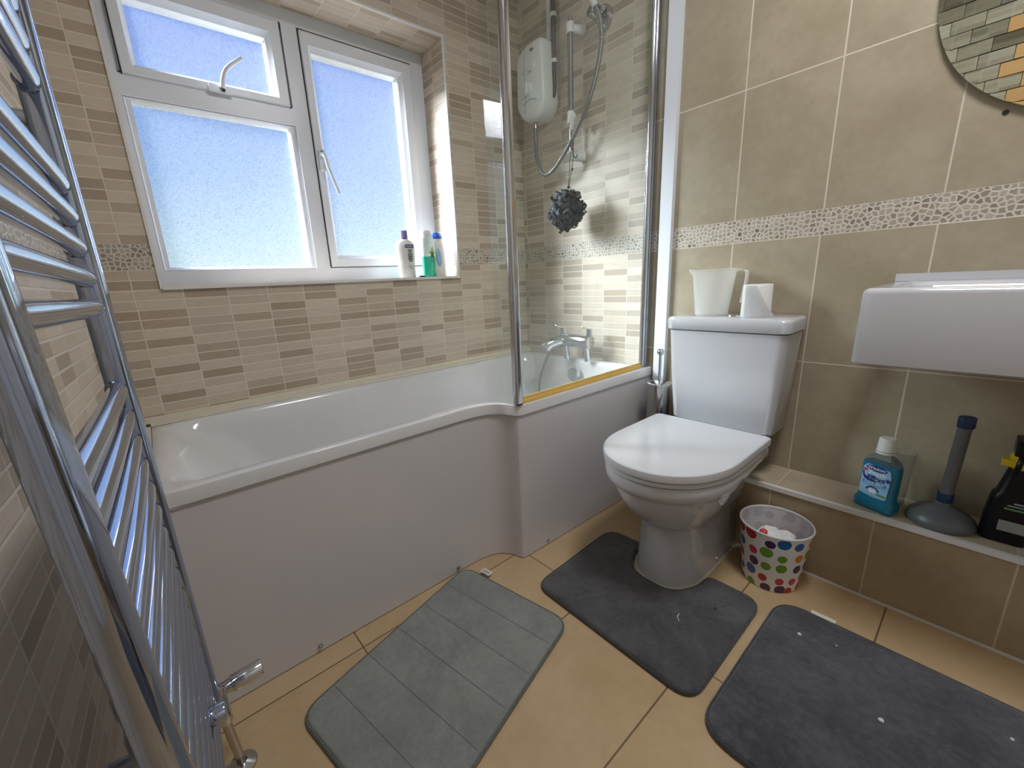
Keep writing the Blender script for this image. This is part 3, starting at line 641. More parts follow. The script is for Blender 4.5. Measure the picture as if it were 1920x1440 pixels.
# bath puff: hundreds of small net ruffles round a core, on a cord loop
pf = thing('bath_puff', 'black net bath puff hanging on a cord from the shower rail', 'bath puff', (-0.135, -0.40, 1.235))
bm = bmesh.new(); pc = Vector((-0.135, -0.408, 1.245))
bmesh.ops.create_icosphere(bm, subdivisions=2, radius=0.048, matrix=Matrix.Translation(pc))
rnd = random.Random(3)
for i in range(210):
    th = rnd.uniform(0, 2*pi); ph = math.acos(rnd.uniform(-1, 1)); dv = Vector((sin(ph)*cos(th), sin(ph)*sin(th), cos(ph)))
    R = rnd.uniform(0.050, 0.066)+(0.016 if dv.z > 0.75 else 0)
    t1 = dv.orthogonal().normalized(); t1 = Matrix.Rotation(rnd.uniform(0, 2*pi), 3, dv) @ t1; t2 = dv.cross(t1)
    w = rnd.uniform(0.010, 0.022); hgt = rnd.uniform(0.018, 0.046); row = []
    for k in range(15):
        a = pi*k/14
        base = pc + dv*(R-0.02 + hgt*sin(a)) + t1*(w*(1+0.5*sin(a))*cos(a)) + t2*(0.006*sin(4*a+i))
        row.append((base - t2*0.007, base + t2*0.007 + dv*0.004*sin(5*a)))
    vs = [(bm.verts.new(a_), bm.verts.new(b_)) for a_, b_ in row]
    for (a0, b0), (a1, b1) in zip(vs, vs[1:]): bm.faces.new((a0, b0, b1, a1))
    tube([x[0] for x in row], 0.0010, 4, bm)
obj('net_ruffles', bm, M['puff'], pf, smooth=60)
obj('cord_loop', tube(spline([(-0.130, -0.408, 1.31), (-0.105, -0.400, 1.40), (-0.080, -0.384, 1.475), (-0.066, -0.378, 1.510), (-0.066, -0.390, 1.512), (-0.085, -0.404, 1.46), (-0.112, -0.414, 1.40), (-0.132, -0.409, 1.31)]), 0.0014, 6), M['cord'], pf)
obj('cord_bead', lathe((-0.098, -0.410, 1.425), [(0.0005, -0.006), (0.005, -0.003), (0.005, 0.003), (0.0005, 0.006)], 10), M['cord'], pf)
tag(obj('rail_hook', tube(spline([(-0.064, -0.386, 1.555), (-0.072, -0.395, 1.535), (-0.078, -0.398, 1.500), (-0.078, -0.404, 1.478), (-0.074, -0.414, 1.474), (-0.070, -0.416, 1.486)]), 0.0022, 8), M['cord']), 'small dark hook on the lower end of the shower rail above the black puff', 'hook')

# ------------------------------------------------------------------ bottles on the window sill
def bottle(c, prof, n=28, rx=1.0, ry=0.62, bm=None, cap0=True, cap1=True): return lathe(c, prof, n, 'z', bm, cap0, cap1, rx, ry)
b1 = thing('lotion_bottle', 'white lotion bottle with purple cap on the window sill', 'bottle', (-0.706, 0.035, WB+0.001))
C0 = (-0.706, 0.035, WB+0.001)
obj('bottle_body', bottle(C0, [(0.036, 0.0), (0.039, 0.004), (0.040, 0.05), (0.044, 0.11), (0.046, 0.130), (0.042, 0.148), (0.028, 0.160), (0.016, 0.165), (0.014, 0.168)]), M['lotion'], b1)
obj('bottle_cap', bottle(C0, [(0.0165, 0.167), (0.0165, 0.198), (0.015, 0.200)], ry=0.9), M['purple'], b1)
mm = basis((-0.708, 0.0065, 1.125), (1, 0, 0), (0, 0, 1))
obj('brand_banner', flatshape(mm, rr2(0.008, 0.012, 0.040, 0.014, 0.002), 0.0012), M['navy'], b1)
text('Vaseline', 0.010, M['white_print'], b1, mm @ Matrix.Translation((0.008, 0.012, 0.0013)), bold=0.0002)
bm = bmesh.new()
for i, w in enumerate((0.020, 0.014, 0.024, 0.018, 0.022, 0.016)): flatshape(mm, rr2(0.009, -0.004-i*0.009, w, 0.0052, 0.0008), 0.0014, bm)
for i, w in enumerate((0.026, 0.018)): flatshape(mm, rr2(0.008, -0.072-i*0.008, w, 0.0015, 0.0004), 0.0014, bm)
obj('label_print', bm, M['ink'], b1)
b2 = thing('shower_gel_bottle', 'clear white-capped bottle half full of green gel on the window sill', 'bottle', (-0.594, 0.028, WB+0.001))
C0 = (-0.594, 0.028, WB+0.001)
obj('gel', bottle(C0, [(0.030, 0.0), (0.032, 0.003), (0.033, 0.090)]), M['gel_green'], b2)
obj('bottle_body', bottle(C0, [(0.033, 0.0905), (0.0335, 0.12), (0.033, 0.165), (0.030, 0.175), (0.025, 0.177)]), M['frost_bottle'], b2)
obj('bottle_cap', bottle(C0, [(0.026, 0.176), (0.026, 0.200), (0.024, 0.202)]), M['white_plastic'], b2)
mm = basis((-0.594, 0.0065, 1.09), (1, 0, 0), (0, 0, 1)); bm = bmesh.new()
for a in (-50, -28, -8, 12, 32, 55):
    L = 0.020 if abs(a) > 20 else 0.034
    flatshape(mm, oval(0.008+sin(radians(a))*L*0.5, 0.012+cos(radians(a))*L*0.5, 0.0022, L*0.5, 12, -radians(a)), 0.001, bm)
obj('leaf_print', bm, M['leaf_print'], b2)
bm = flatshape(mm, rr2(0.008, 0.006, 0.016, 0.014, 0.003), 0.0014); flatshape(mm, rr2(0.008, -0.014, 0.018, 0.003, 0.0006), 0.0012, bm)
obj('label_print', bm, M['ink'], b2)
b3 = thing('shampoo_bottle', 'white shampoo bottle with blue flip cap nearest the sill corner', 'bottle', (-0.533, 0.045, WB+0.001))
C0 = (-0.533, 0.045, WB+0.001)
obj('bottle_body', bottle(C0, [(0.036, 0.0), (0.038, 0.003), (0.039, 0.06), (0.037, 0.12), (0.032, 0.160), (0.028, 0.170), (0.024, 0.172)]), M['lotion'], b3)
obj('bottle_cap', bottle(C0, [(0.031, 0.171), (0.031, 0.180), (0.026, 0.190), (0.017, 0.198), (0.010, 0.199)]), M['blue_cap'], b3)
mm = basis((-0.533, 0.0185, 1.09), (1, 0, 0), (0, 0, 1))
bm = flatshape(mm, oval(-0.010, 0.0, 0.012, 0.040, 24, 0.08), 0.001); obj('swoosh_print', bm, M['sky_print'], b3)
tag(obj('bottle_lid', lathe((-0.645, 0.010, WB+0.001), [(0.0005, 0.0), (0.013, 0.0), (0.014, 0.004), (0.012, 0.006), (0.0005, 0.006)], 20), M['black_plastic']), 'flat black lid lying on the sill between two bottles', 'lid')

# ------------------------------------------------------------------ toilet
TY = -1.115
toi = thing('toilet', 'white close-coupled toilet with a closed lid', 'toilet', (-0.35, TY, 0.0))
def D(xb, xf, hw, z, yc=TY, rb=0.012, n=14, sq=2.15):
    """D outline: square back at xb, rounded nose at xf."""
    L = []; a = min(abs(xf-xb)*0.62, hw*1.25); xm = xf+a
    for k in range(2*n+1):
        t = -pi/2+pi*k/(2*n); cx = abs(cos(t))**(2/sq); sx = abs(sin(t))**(2/sq)*(1 if t > 0 else -1)
        L.append(Vector((xm-a*cx, yc-hw*sx*-1.0, z)))
    k = 4
    for i in range(1, k+1): L.append(Vector((xm+(xb-rb-xm)*i/k, yc+hw, z)))
    L.append(Vector((xb, yc+hw-rb, z))); L.append(Vector((xb, yc-hw+rb, z)))
    for i in range(k, 0, -1): L.append(Vector((xm+(xb-rb-xm)*i/k, yc-hw, z)))
    return L
pan_l = [D(SX-0.004, -0.562, 0.106, 0.0), D(SX-0.004, -0.558, 0.104, 0.02), D(SX-0.004, -0.550, 0.099, 0.12), D(SX-0.004, -0.549, 0.099, 0.196), D(SX-0.004, -0.556, 0.104, 0.204), D(SX-0.004, -0.572, 0.112, 0.212),
         D(SX-0.004, -0.600, 0.127, 0.238), D(SX-0.004, -0.630, 0.145, 0.272), D(SX-0.004, -0.652, 0.160, 0.308), D(SX-0.004, -0.666, 0.171, 0.342), D(SX-0.004, -0.670, 0.174, 0.352), D(SX-0.004, -0.677, 0.179, 0.3545), D(SX-0.004, -0.688, 0.185, 0.362), D(SX-0.004, -0.694, 0.1875, 0.376), D(SX-0.004, -0.695, 0.188, 0.394), D(SX-0.004, -0.690, 0.185, 0.404), D(SX-0.004, -0.66, 0.165, 0.406)]
for i in range(len(pan_l)):
    # above the ledge the pan's rear runs on to the wall; sides narrow towards it
    z = pan_l[i][0].z
    for v in pan_l[i]:
        u = max(0.0, (v.x+0.46)/0.29)
        if z > 0.21: v.y = TY+(v.y-TY)*(1-min(1, u)*0.14*min(1, (z-0.21)/0.05)*(1.0 if z < 0.37 else 0.45))
obj('pan', loft(pan_l), M['ceramic'], toi, smooth=50)
bm = loft([[Vector((x, TY+y, z)) for x, y in rrect(-0.26, -0.012, -0.125-dz, 0.125+dz, 0.02, 4)] for z, dz in ((0.300, -0.03), (0.36, 0.0), (0.40, 0.025), (0.418, 0.03))])
obj('pan_shelf', bm, M['ceramic'], toi, smooth=50)
obj('seat', loft([D(-0.245, -0.692, 0.186, 0.4075), D(-0.243, -0.698, 0.189, 0.410), D(-0.243, -0.698, 0.189, 0.4215), D(-0.245, -0.693, 0.186, 0.4235)]), M['seat'], toi, smooth=50)
obj('lid', loft([D(-0.219, -0.699, 0.188, 0.4248), D(-0.217, -0.703, 0.191, 0.427), D(-0.217, -0.704, 0.192, 0.446), D(-0.218, -0.703, 0.191, 0.4485), D(-0.221, -0.700, 0.188, 0.4500), D(-0.226, -0.694, 0.183, 0.4506)]), M['seat'], toi, smooth=40)
for y in (TY-0.085, TY+0.085): obj('hinge', cyl((-0.226, y-0.02, 0.428), (-0.226, y+0.02, 0.428), 0.010, 14), M['seat'], toi)
def CI(z, x0, hw, r=0.028): return [Vector((x, TY+y, z)) for x, y in rrect(x0, -0.008, -hw, hw, r, 6)]
obj('cistern', loft([CI(0.424, -0.150, 0.163), CI(0.430, -0.158, 0.170), CI(0.60, -0.172, 0.180), CI(0.763, -0.182, 0.188)]), M['ceramic'], toi, smooth=50)
obj('cistern_lid', loft([CI(0.766, -0.184, 0.190), CI(0.769, -0.188, 0.194), CI(0.800, -0.190, 0.195), CI(0.808, -0.187, 0.192), CI(0.811, -0.178, 0.184)]), M['ceramic'], toi, smooth=50)
obj('lid_joint', loft([CI(0.7625, -0.180, 0.186), CI(0.7665, -0.180, 0.186)]), M['black_line'], toi)
LZ = 0.811
obj('flush_button', lathe((-0.098, -1.118, LZ-0.001), [(0.0005, 0.006), (0.017, 0.006), (0.019, 0.004), (0.020, 0.006), (0.023, 0.005), (0.024, 0.0)], 28), M['chrome'], toi)
obj('bolt_cap', lathe((-0.335, TY-0.1035, 0.026), [(0.0005, -0.005), (0.004, -0.005), (0.0055, 0.0)], 14, 'y', cap0=True), M['steel'], toi)
fo = inset([(v.x, v.y) for v in pan_l[0]], -0.004)
obj('base_sealant', loft([[Vector((x, y, z)) for x, y in L_] for L_, z in ((fo, 0.0005), (inset(fo, 0.003), 0.005), (inset(fo, 0.006), 0.005))]), M['sealant'], toi)

# on the cistern
jg = thing('measuring_jug', 'frosted plastic jug standing on the cistern lid', 'jug', (-0.090, -1.038, LZ))
JC = (-0.090, -1.038, LZ+0.0005)
obj('jug_body', lathe(JC, [(0.050, 0.0), (0.053, 0.004), (0.062, 0.080), (0.070, 0.155), (0.0725, 0.156), (0.0725, 0.158), (0.068, 0.156), (0.060, 0.080), (0.051, 0.006), (0.0005, 0.005)], 40, cap0=True), M['jug'], jg)
bm = loft([[Vector((JC[0]-0.02*k_+a, JC[1]+0.062+b, JC[2]+0.118+c)) for a, b, c in ((-0.018*(1-k_), -0.012, 0.038*k_), (0.018*(1-k_)+0.004, -0.012, 0.038*k_), (0.004, 0.012*k_+0.012, 0.040*k_))] for k_ in (0.0, 1.0)])
bm.free()
bm = bmesh.new(); v = [bm.verts.new(c) for c in ((-0.115, JC[1]+0.062, LZ+0.158), (-0.070, JC[1]+0.064, LZ+0.158), (-0.096, JC[1]+0.088, LZ+0.162), (-0.096, JC[1]+0.062, LZ+0.118))]
bm.faces.new((v[0], v[2], v[3])); bm.faces.new((v[1], v[3], v[2]))
bmesh.ops.solidify(bm, geom=bm.faces[:], thickness=0.0015); obj('spout', bm, M['jug'], jg)
hp = spline([(JC[0], JC[1]-0.066, LZ+0.150), (JC[0]+0.005, JC[1]-0.090, LZ+0.153), (JC[0]+0.005, JC[1]-0.104, LZ+0.140), (JC[0]+0.003, JC[1]-0.100, LZ+0.085), (JC[0], JC[1]-0.096, LZ+0.045)])
obj('handle', loft([[p+Vector(o) for o in ((-0.011, 0, 0.002), (0.011, 0, 0.002), (0.011, 0, -0.002), (-0.011, 0, -0.002))] if i < 8 else [p+Vector(o) for o in ((-0.011, 0.002, 0), (0.011, 0.002, 0), (0.011, -0.002, 0), (-0.011, -0.002, 0))] for i, p in enumerate(hp)]), M['jug'], jg)
tr = thing('toilet_roll', 'white toilet roll with a torn loose end on the cistern lid', 'toilet roll', (-0.105, -1.185, LZ))
TC = (-0.105, -1.185, LZ+0.0005)
obj('roll_paper', lathe(TC, [(0.020, 0.001), (0.0425, 0.0), (0.0428, 0.003), (0.0415, 0.102), (0.041, 0.103), (0.020, 0.103), (0.020, 0.001)], 44), M['paper'], tr)
obj('roll_core', lathe(TC, [(0.0198, 0.0015), (0.0198, 0.102), (0.0186, 0.102), (0.0186, 0.0015)], 32), M['card'], tr)
bm = bmesh.new(); prev = None; rg = random.Random(5)
for k in range(15):
    a = radians(150 + k*7.5); r = 0.0440 + 0.0012*k*0.5 + (0.006*((k-9)/5)**2 if k > 9 else 0); h = 0.101 if k < 7 else max(0.012, 0.101-0.012*(k-6)-rg.uniform(0, 0.004))
    x, y = TC[0]+r*cos(a), TC[1]+r*sin(a)
    ln = (bm.verts.new((x, y, TC[2]+0.0005)), bm.verts.new((TC[0]+(r-0.001)*cos(a), TC[1]+(r-0.001)*sin(a), TC[2]+h)))
    if prev: bm.faces.new((prev[0], ln[0], ln[1], prev[1]))
    prev = ln
bmesh.ops.solidify(bm, geom=bm.faces[:], thickness=0.0006)
obj('loose_sheet', bm, M['paper'], tr)

# toilet brush on the ledge between bath and toilet
br = thing('toilet_brush', 'chrome toilet brush in a round steel canister between bath and toilet', 'toilet brush', (-0.105, -0.862, SH))
BC = (-0.105, -0.862, SH+0.001)
obj('canister', lathe(BC, [(0.0005, 0.0), (0.042, 0.0), (0.044, 0.003), (0.044, 0.262), (0.0425, 0.264), (0.042, 0.255), (0.041, 0.02)], 40), M['steel'], br)
ld = obj('canister_lid', lathe(BC, [(0.0485, 0.262), (0.0495, 0.265), (0.0490, 0.269), (0.040, 0.273), (0.010, 0.276), (0.0005, 0.276)], 40), M['chrome'], br)
obj('rod', tube([(BC[0], BC[1], BC[2]+0.27), (BC[0], BC[1], BC[2]+0.385)], 0.0055, 16), M['chrome'], br)
obj('ball_knob', lathe((BC[0], BC[1], BC[2]+0.394), [(0.0135*sin(pi*i/10)+0.0002, -0.0135*cos(pi*i/10)) for i in range(11)], 24), M['chrome'], br)

# ------------------------------------------------------------------ waste bin
bn = thing('waste_bin', 'small white waste bin printed with coloured spots beside the toilet', 'bin', (-0.272, -1.358, 0.0))
NC = (-0.272, -1.358, 0.001)
obj('bin_shell', lathe(NC, [(0.0005, 0.0), (0.074, 0.0), (0.0755, 0.003), (0.0955, 0.196)], 56), M['polka'], bn)
obj('bin_inside', lathe(NC, [(0.0945, 0.196), (0.075, 0.006), (0.0005, 0.005)], 56), M['polka_in'], bn)
obj('rim', lathe(NC, [(0.0935, 0.196), (0.0940, 0.2005), (0.0965, 0.2015), (0.0985, 0.199), (0.0980, 0.195), (0.0955, 0.194), (0.0935, 0.196)], 56), M['white_plastic'], bn)
rb = random.Random(11)
def crumple(c, r, seed):
    bm = bmesh.new(); bmesh.ops.create_icosphere(bm, subdivisions=3, radius=r); rn = random.Random(seed)
    ph = [(Vector((rn.gauss(0, 1), rn.gauss(0, 1), rn.gauss(0, 1))).normalized(), rn.uniform(6, 14), rn.uniform(0, 6)) for _ in range(6)]
    for v in bm.verts:
        d_ = v.co.normalized(); s_ = sum(abs(sin(d_.dot(p_)*f_*0.6+o_)) for p_, f_, o_ in ph)/6
        v.co = v.co*(0.62+0.75*s_); v.co.z *= 0.72; v.co += Vector(c)
    return bm
for i, (x, y, z, r) in enumerate(((-0.035, -0.02, 0.118, 0.026), (-0.005, 0.012, 0.122, 0.028), (0.022, -0.022, 0.120, 0.026), (0.030, 0.020, 0.116, 0.024), (-0.022, 0.034, 0.115, 0.024), (-0.006, -0.042, 0.119, 0.024))):
    t_ = tag(obj('crumpled_tissue', crumple((NC[0]+x, NC[1]+y, z+0.018), r*1.15, 20+i), M['paper'], origin=(NC[0]+x, NC[1]+y, z+0.018), smooth=20), 'crumpled white tissue heaped in the spotted bin', 'tissue', 'crumpled tissues in the bin')
obj_fill = obj('tissue_filler', lathe(NC, [(0.0005, 0.118), (0.074, 0.118), (0.080, 0.110), (0.078, 0.05), (0.066, 0.008), (0.0005, 0.008)], 32), M['paper'], bn)  # unseen paper filler disc that props up the tissues
tag(obj('wrapper', crumple((NC[0]-0.028, NC[1]+0.022, 0.168), 0.010, 77), M['red_print'], origin=(NC[0]-0.028, NC[1]+0.022, 0.168), smooth=20), 'tiny red wrapper lying on the tissues in the bin', 'wrapper')

# ------------------------------------------------------------------ things on the ledge
def mouthwash():
    o = thing('mouthwash_bottle', 'blue mouthwash bottle with a white cap on the tiled ledge', 'bottle', (-0.118, -1.560, SH))
    ang = radians(-20); cx, cy, z0 = -0.118, -1.556, SH+0.001
    R3 = Matrix.Translation((cx, cy, z0)) @ Matrix.Rotation(ang, 4, 'Z')   # local x = depth (towards -x is front), local y = width
    def S(w, dd, z, r=0.014): return [R3 @ Vector((x, y, z)) for x, y in rrect(-dd, dd, -w, w, min(r, dd*0.95), 6)]
    obj('filled_bottle', loft([S(0.044, 0.023, 0.0), S(0.047, 0.026, 0.004), S(0.047, 0.026, 0.024), S(0.043, 0.021, 0.034), S(0.042, 0.020, 0.045), S(0.043, 0.020, 0.130), S(0.042, 0.020, 0.140)]), M['wash_blue'], o, smooth=40)
    obj('clear_shoulder', loft([S(0.042, 0.020, 0.1403), S(0.039, 0.019, 0.150), S(0.030, 0.017, 0.160, 0.016), S(0.018, 0.0165, 0.166, 0.0155), S(0.0165, 0.0165, 0.172, 0.0155), S(0.0165, 0.0165, 0.178, 0.0155)]), M['wash_clear'], o, smooth=40)
    cp = obj('bottle_cap', loft([[R3 @ Vector((r*cos(2*pi*i/30), r*sin(2*pi*i/30), z)) for i in range(30)] for r, z in ((0.0215, 0.172), (0.0215, 0.179), (0.0205, 0.181), (0.0185, 0.214), (0.0165, 0.217))]), M['white_plastic'], o, smooth=40)
    obj('cap_slit', loft([[R3 @ Vector((r*cos(2*pi*i/30), r*sin(2*pi*i/30), z)) for i in range(30)] for r, z in ((0.0217, 0.1785), (0.0217, 0.1795))]), M['black_line'], cp)
    O = R3 @ Vector((-0.0212, 0, 0.090)); xd = R3.to_3x3() @ Vector((0, -1, 0)); mm = basis(O, xd, (0, 0, 1))
    obj('front_label', flatshape(mm, roundpoly([(-0.036, -0.046), (0.000, -0.052), (0.030, -0.050), (0.034, 0.020), (0.030, 0.040), (-0.026, 0.046), (-0.034, 0.034)], 0.006, 4), 0.0006), M['sky_print'], o)
    q1 = mm @ Matrix.Translation((0, 0, 0.0007))
    obj('brand_oval', flatshape(q1, oval(-0.002, 0.036, 0.025, 0.0085, 28, -0.05), 0.0004), M['navy'], o)
    text('Wisdom', 0.012, M['white_print'], o, q1 @ Matrix.Translation((-0.002, 0.036, 0.0005)), bold=0.0002)
    obj('red_spot', flatshape(q1, oval(-0.028, 0.027, 0.006, 0.004), 0.0004), M['red_print'], o)
    text('Fresh', 0.018, M['white_print'], o, q1 @ Matrix.Translation((0.002, 0.021, 0.0003)), bold=0.0003)
    obj('dark_crescent', flatshape(q1, roundpoly([(-0.034, 0.020), (-0.030, 0.024), (-0.029, 0.010), (-0.012, 0.000), (0.008, -0.001), (-0.014, -0.007), (-0.030, 0.001)], 0.004, 3), 0.0003), M['navy'], o)
    text('Effect', 0.019, M['navy'], o, q1 @ Matrix.Translation((0.000, 0.006, 0.0006)), bold=0.0005)
    bm = bmesh.new()
    for k in range(8): 
        a = pi*k/4; flatshape(q1, oval(0.028+0.004*cos(a), 0.010+0.004*sin(a), 0.0042, 0.0011, 8, a), 0.0004, bm)
    obj('star_print', bm, M['navy'], o)
    obj('flavour_bar', flatshape(q1, rr2(-0.002, -0.009, 0.058, 0.009, 0.004), 0.0003), M['mid_blue'], o)
    text('COOL MINT', 0.0085, M['white_print'], o, q1 @ Matrix.Translation((-0.002, -0.009, 0.0004)), bold=0.0001)
    obj('line_print', flatshape(q1, rr2(-0.002, -0.0175, 0.056, 0.0016, 0.0005), 0.0003), M['mid_blue'], o)
    bm = bmesh.new()
    for k in range(12):
        a0, a1 = pi*k/12, pi*(k+1)/12
        pts = [(-0.004+0.016*cos(a0), -0.032+0.013*sin(a0)), (-0.004+0.016*cos(a1), -0.032+0.013*sin(a1)), (-0.004+0.012*cos(a1), -0.032+0.009*sin(a1)), (-0.004+0.012*cos(a0), -0.032+0.009*sin(a0))]
        flatshape(q1, pts, 0.0003, bm)
    obj('arc_print', bm, M['navy'], o)
    obj('tooth_print', flatshape(q1, roundpoly([(-0.012, -0.026), (-0.004, -0.028), (0.004, -0.026), (0.005, -0.034), (0.001, -0.042), (-0.003, -0.036), (-0.008, -0.042), (-0.013, -0.034)], 0.003, 3), 0.0003), M['white_print'], o)
    obj('wave_print', flatshape(q1, rr2(0.018, -0.040, 0.022, 0.006, 0.003), 0.0003), M['print_green'], o)
mouthwash()
tg = thing('drinking_glass', 'small clear tumbler standing behind the blue mouthwash bottle', 'glass', (-0.048, -1.588, SH))
obj('glass_wall', lathe((-0.048, -1.588, SH+0.001), [(0.0005, 0.0), (0.019, 0.0), (0.0205, 0.003), (0.0275, 0.162), (0.0285, 0.164), (0.0275, 0.164), (0.0260, 0.162), (0.019, 0.010), (0.0005, 0.009)], 36), M['tumbler'], tg)
pl = thing('sink_plunger', 'grey rubber sink plunger with a navy-tipped handle on the ledge', 'plunger', (-0.095, -1.682, SH))
PC = Vector((-0.093, -1.684, SH+0.0005))
obj('rubber_cup', lathe(PC, [(0.064, 0.0), (0.0685, 0.002), (0.0690, 0.010), (0.064, 0.022), (0.050, 0.036), (0.030, 0.046), (0.018, 0.052), (0.0175, 0.062), (0.0155, 0.064)], 48, cap0=True, cap1=True), M['grey_rubber'], pl)
tilt = Vector((0.0, -0.012, 0.0))
P0, P1 = PC+Vector((0, 0, 0.062)), PC+Vector((0.0, -0.006, 0.300))
obj('handle', tube([P0, P1], 0.0135, 22), M['grey_handle'], pl)
obj('collar', tube([P0+Vector((0, 0, -0.004)), P0+Vector((0, 0, 0.026))], 0.0165, 22), M['navy_rubber'], pl, bevel=0.0015)
obj('end_cap', tube([P1+Vector((0, 0, -0.026)), P1+Vector((0, 0, 0.004))], 0.0165, 22), M['navy_rubber'], pl, bevel=0.003)
sp = thing('spray_bottle', 'black trigger spray bottle with a yellow nozzle at the right of the ledge', 'spray bottle', (-0.085, -1.795, SH))
SCc = Vector((-0.088, -1.794, SH+0.001))
def SB(w, dd, z, r=0.02, oy=0.0): return [SCc+Vector((x, y+oy, z)) for x, y in rrect(-dd, dd, -w, w, min(r, dd*0.95), 6)]
obj('bottle_body', loft([SB(0.039, 0.028, 0.0), SB(0.042, 0.031, 0.005), SB(0.041, 0.030, 0.060), SB(0.038, 0.028, 0.112), SB(0.036, 0.026, 0.122), SB(0.031, 0.024, 0.130), SB(0.022, 0.018, 0.185), SB(0.016, 0.015, 0.205)]), M['black_plastic'], sp, smooth=40)
nz = obj('spray_collar', lathe(SCc, [(0.0215, 0.194), (0.0225, 0.200), (0.0225, 0.226), (0.018, 0.232), (0.0135, 0.234)], 26, cap0=True, cap1=True), M['yellow_plastic'], sp)
obj('nozzle', tube([SCc+Vector((-0.010, -0.006, 0.236)), SCc+Vector((-0.050, -0.008, 0.240))], 0.011, 18, r1=0.0135), M['yellow_plastic'], sp)
obj('collar_tab', B((SCc.x-0.022, SCc.x+0.004, SCc.y+0.010, SCc.y+0.034, SCc.z+0.200, SCc.z+0.216)), M['yellow_plastic'], sp, bevel=0.004)
bm = loft([[SCc+Vector((x, y, z)) for x, y in rrect(-0.042+s_*0.004, 0.040, -0.015, 0.015+0.004, 0.008, 4)] for z, s_ in ((0.232, 0), (0.258, 0), (0.266, 2))])
obj('trigger_head', bm, M['black_plastic'], sp, bevel=0.002)
obj('trigger', tube(spline([SCc+Vector((-0.032, 0.005, 0.236)), SCc+Vector((-0.046, 0.008, 0.215)), SCc+Vector((-0.042, 0.010, 0.192))]), 0.0055, 10), M['black_plastic'], sp)
mm = basis(SCc+Vector((-0.0305, -0.008, 0.06)), (0, -1, 0), (0, 0, 1))
bm = flatshape(mm, rr2(0.006, 0.050, 0.026, 0.004, 0.001), 0.0008); flatshape(mm, rr2(0.002, 0.0425, 0.036, 0.0028, 0.001), 0.0008, bm)
obj('title_print', bm, M['grey_print'], sp)
obj('stripe_print', flatshape(mm, rr2(0.002, 0.034, 0.044, 0.0045, 0.001), 0.0008), M['print_green'], sp)
obj('info_label', flatshape(mm, rr2(0.000, -0.012, 0.046, 0.028, 0.001), 0.0009), flat('grey_label', (0.26, 0.27, 0.25), 0.6), sp)

# ------------------------------------------------------------------ basin and mirror
bs = thing('wash_basin', 'white rectangular wall-hung wash basin at the right edge', 'basin', (-0.2, -1.77, 0.74))
def BA(y0, y1, x0, z, r=0.022, x1=-0.002): return [Vector((x, y, z)) for x, y in rrect(x0, x1, y0, y1, r, 6)]
BY0, BY1 = -2.05, -1.492
bl = [BA(BY0+0.012, BY1-0.006, -0.405, 0.738), BA(BY0, BY1, -0.420, 0.744), BA(BY0, BY1, -0.421, 0.760), BA(BY0, BY1-0.001, -0.422, 0.898), BA(BY0+0.004, BY1-0.004, -0.419, 0.906), BA(BY0+0.012, BY1-0.010, -0.412, 0.9095),
      BA(BY0+0.045, BY1-0.045, -0.385, 0.9095, 0.03, -0.11), BA(BY0+0.055, BY1-0.055, -0.375, 0.900, 0.04, -0.12), BA(BY0+0.075, BY1-0.075, -0.355, 0.82, 0.05, -0.14), BA(BY0+0.13, BY1-0.13, -0.30, 0.795, 0.05, -0.19)]
obj('basin_body', loft(bl), M['ceramic'], bs, smooth=50)
obj('rear_sealant', B((-0.020, -0.0005, BY0, -1.498, 0.9098, 0.930)), M['ceramic'], bs, bevel=0.005, seg=3)
obj('waste_ring', lathe((-0.245, -1.77, 0.7955), [(0.0005, 0.002), (0.018, 0.002), (0.022, 0.0), (0.022, -0.001)], 24), M['chrome'], bs)
# round mosaic mirror
mi = thing('wall_mirror', 'round mirror with a border of small staggered mirror tiles', 'mirror', (0.0, -1.822, 1.585))
MC = Vector((0.0, -1.822, 1.590)); MR = 0.338
obj('backing', lathe(MC, [(0.0005, -0.010), (MR-0.004, -0.010), (MR-0.003, -0.001)], 72, 'x'), M['mirror_back'], mi)
obj('centre_glass', lathe(MC, [(0.0005, -0.016), (0.165, -0.016), (0.170, -0.014), (0.170, -0.010)], 64, 'x', cap0=True), M['mirror'], mi)
rows = []; k = 0
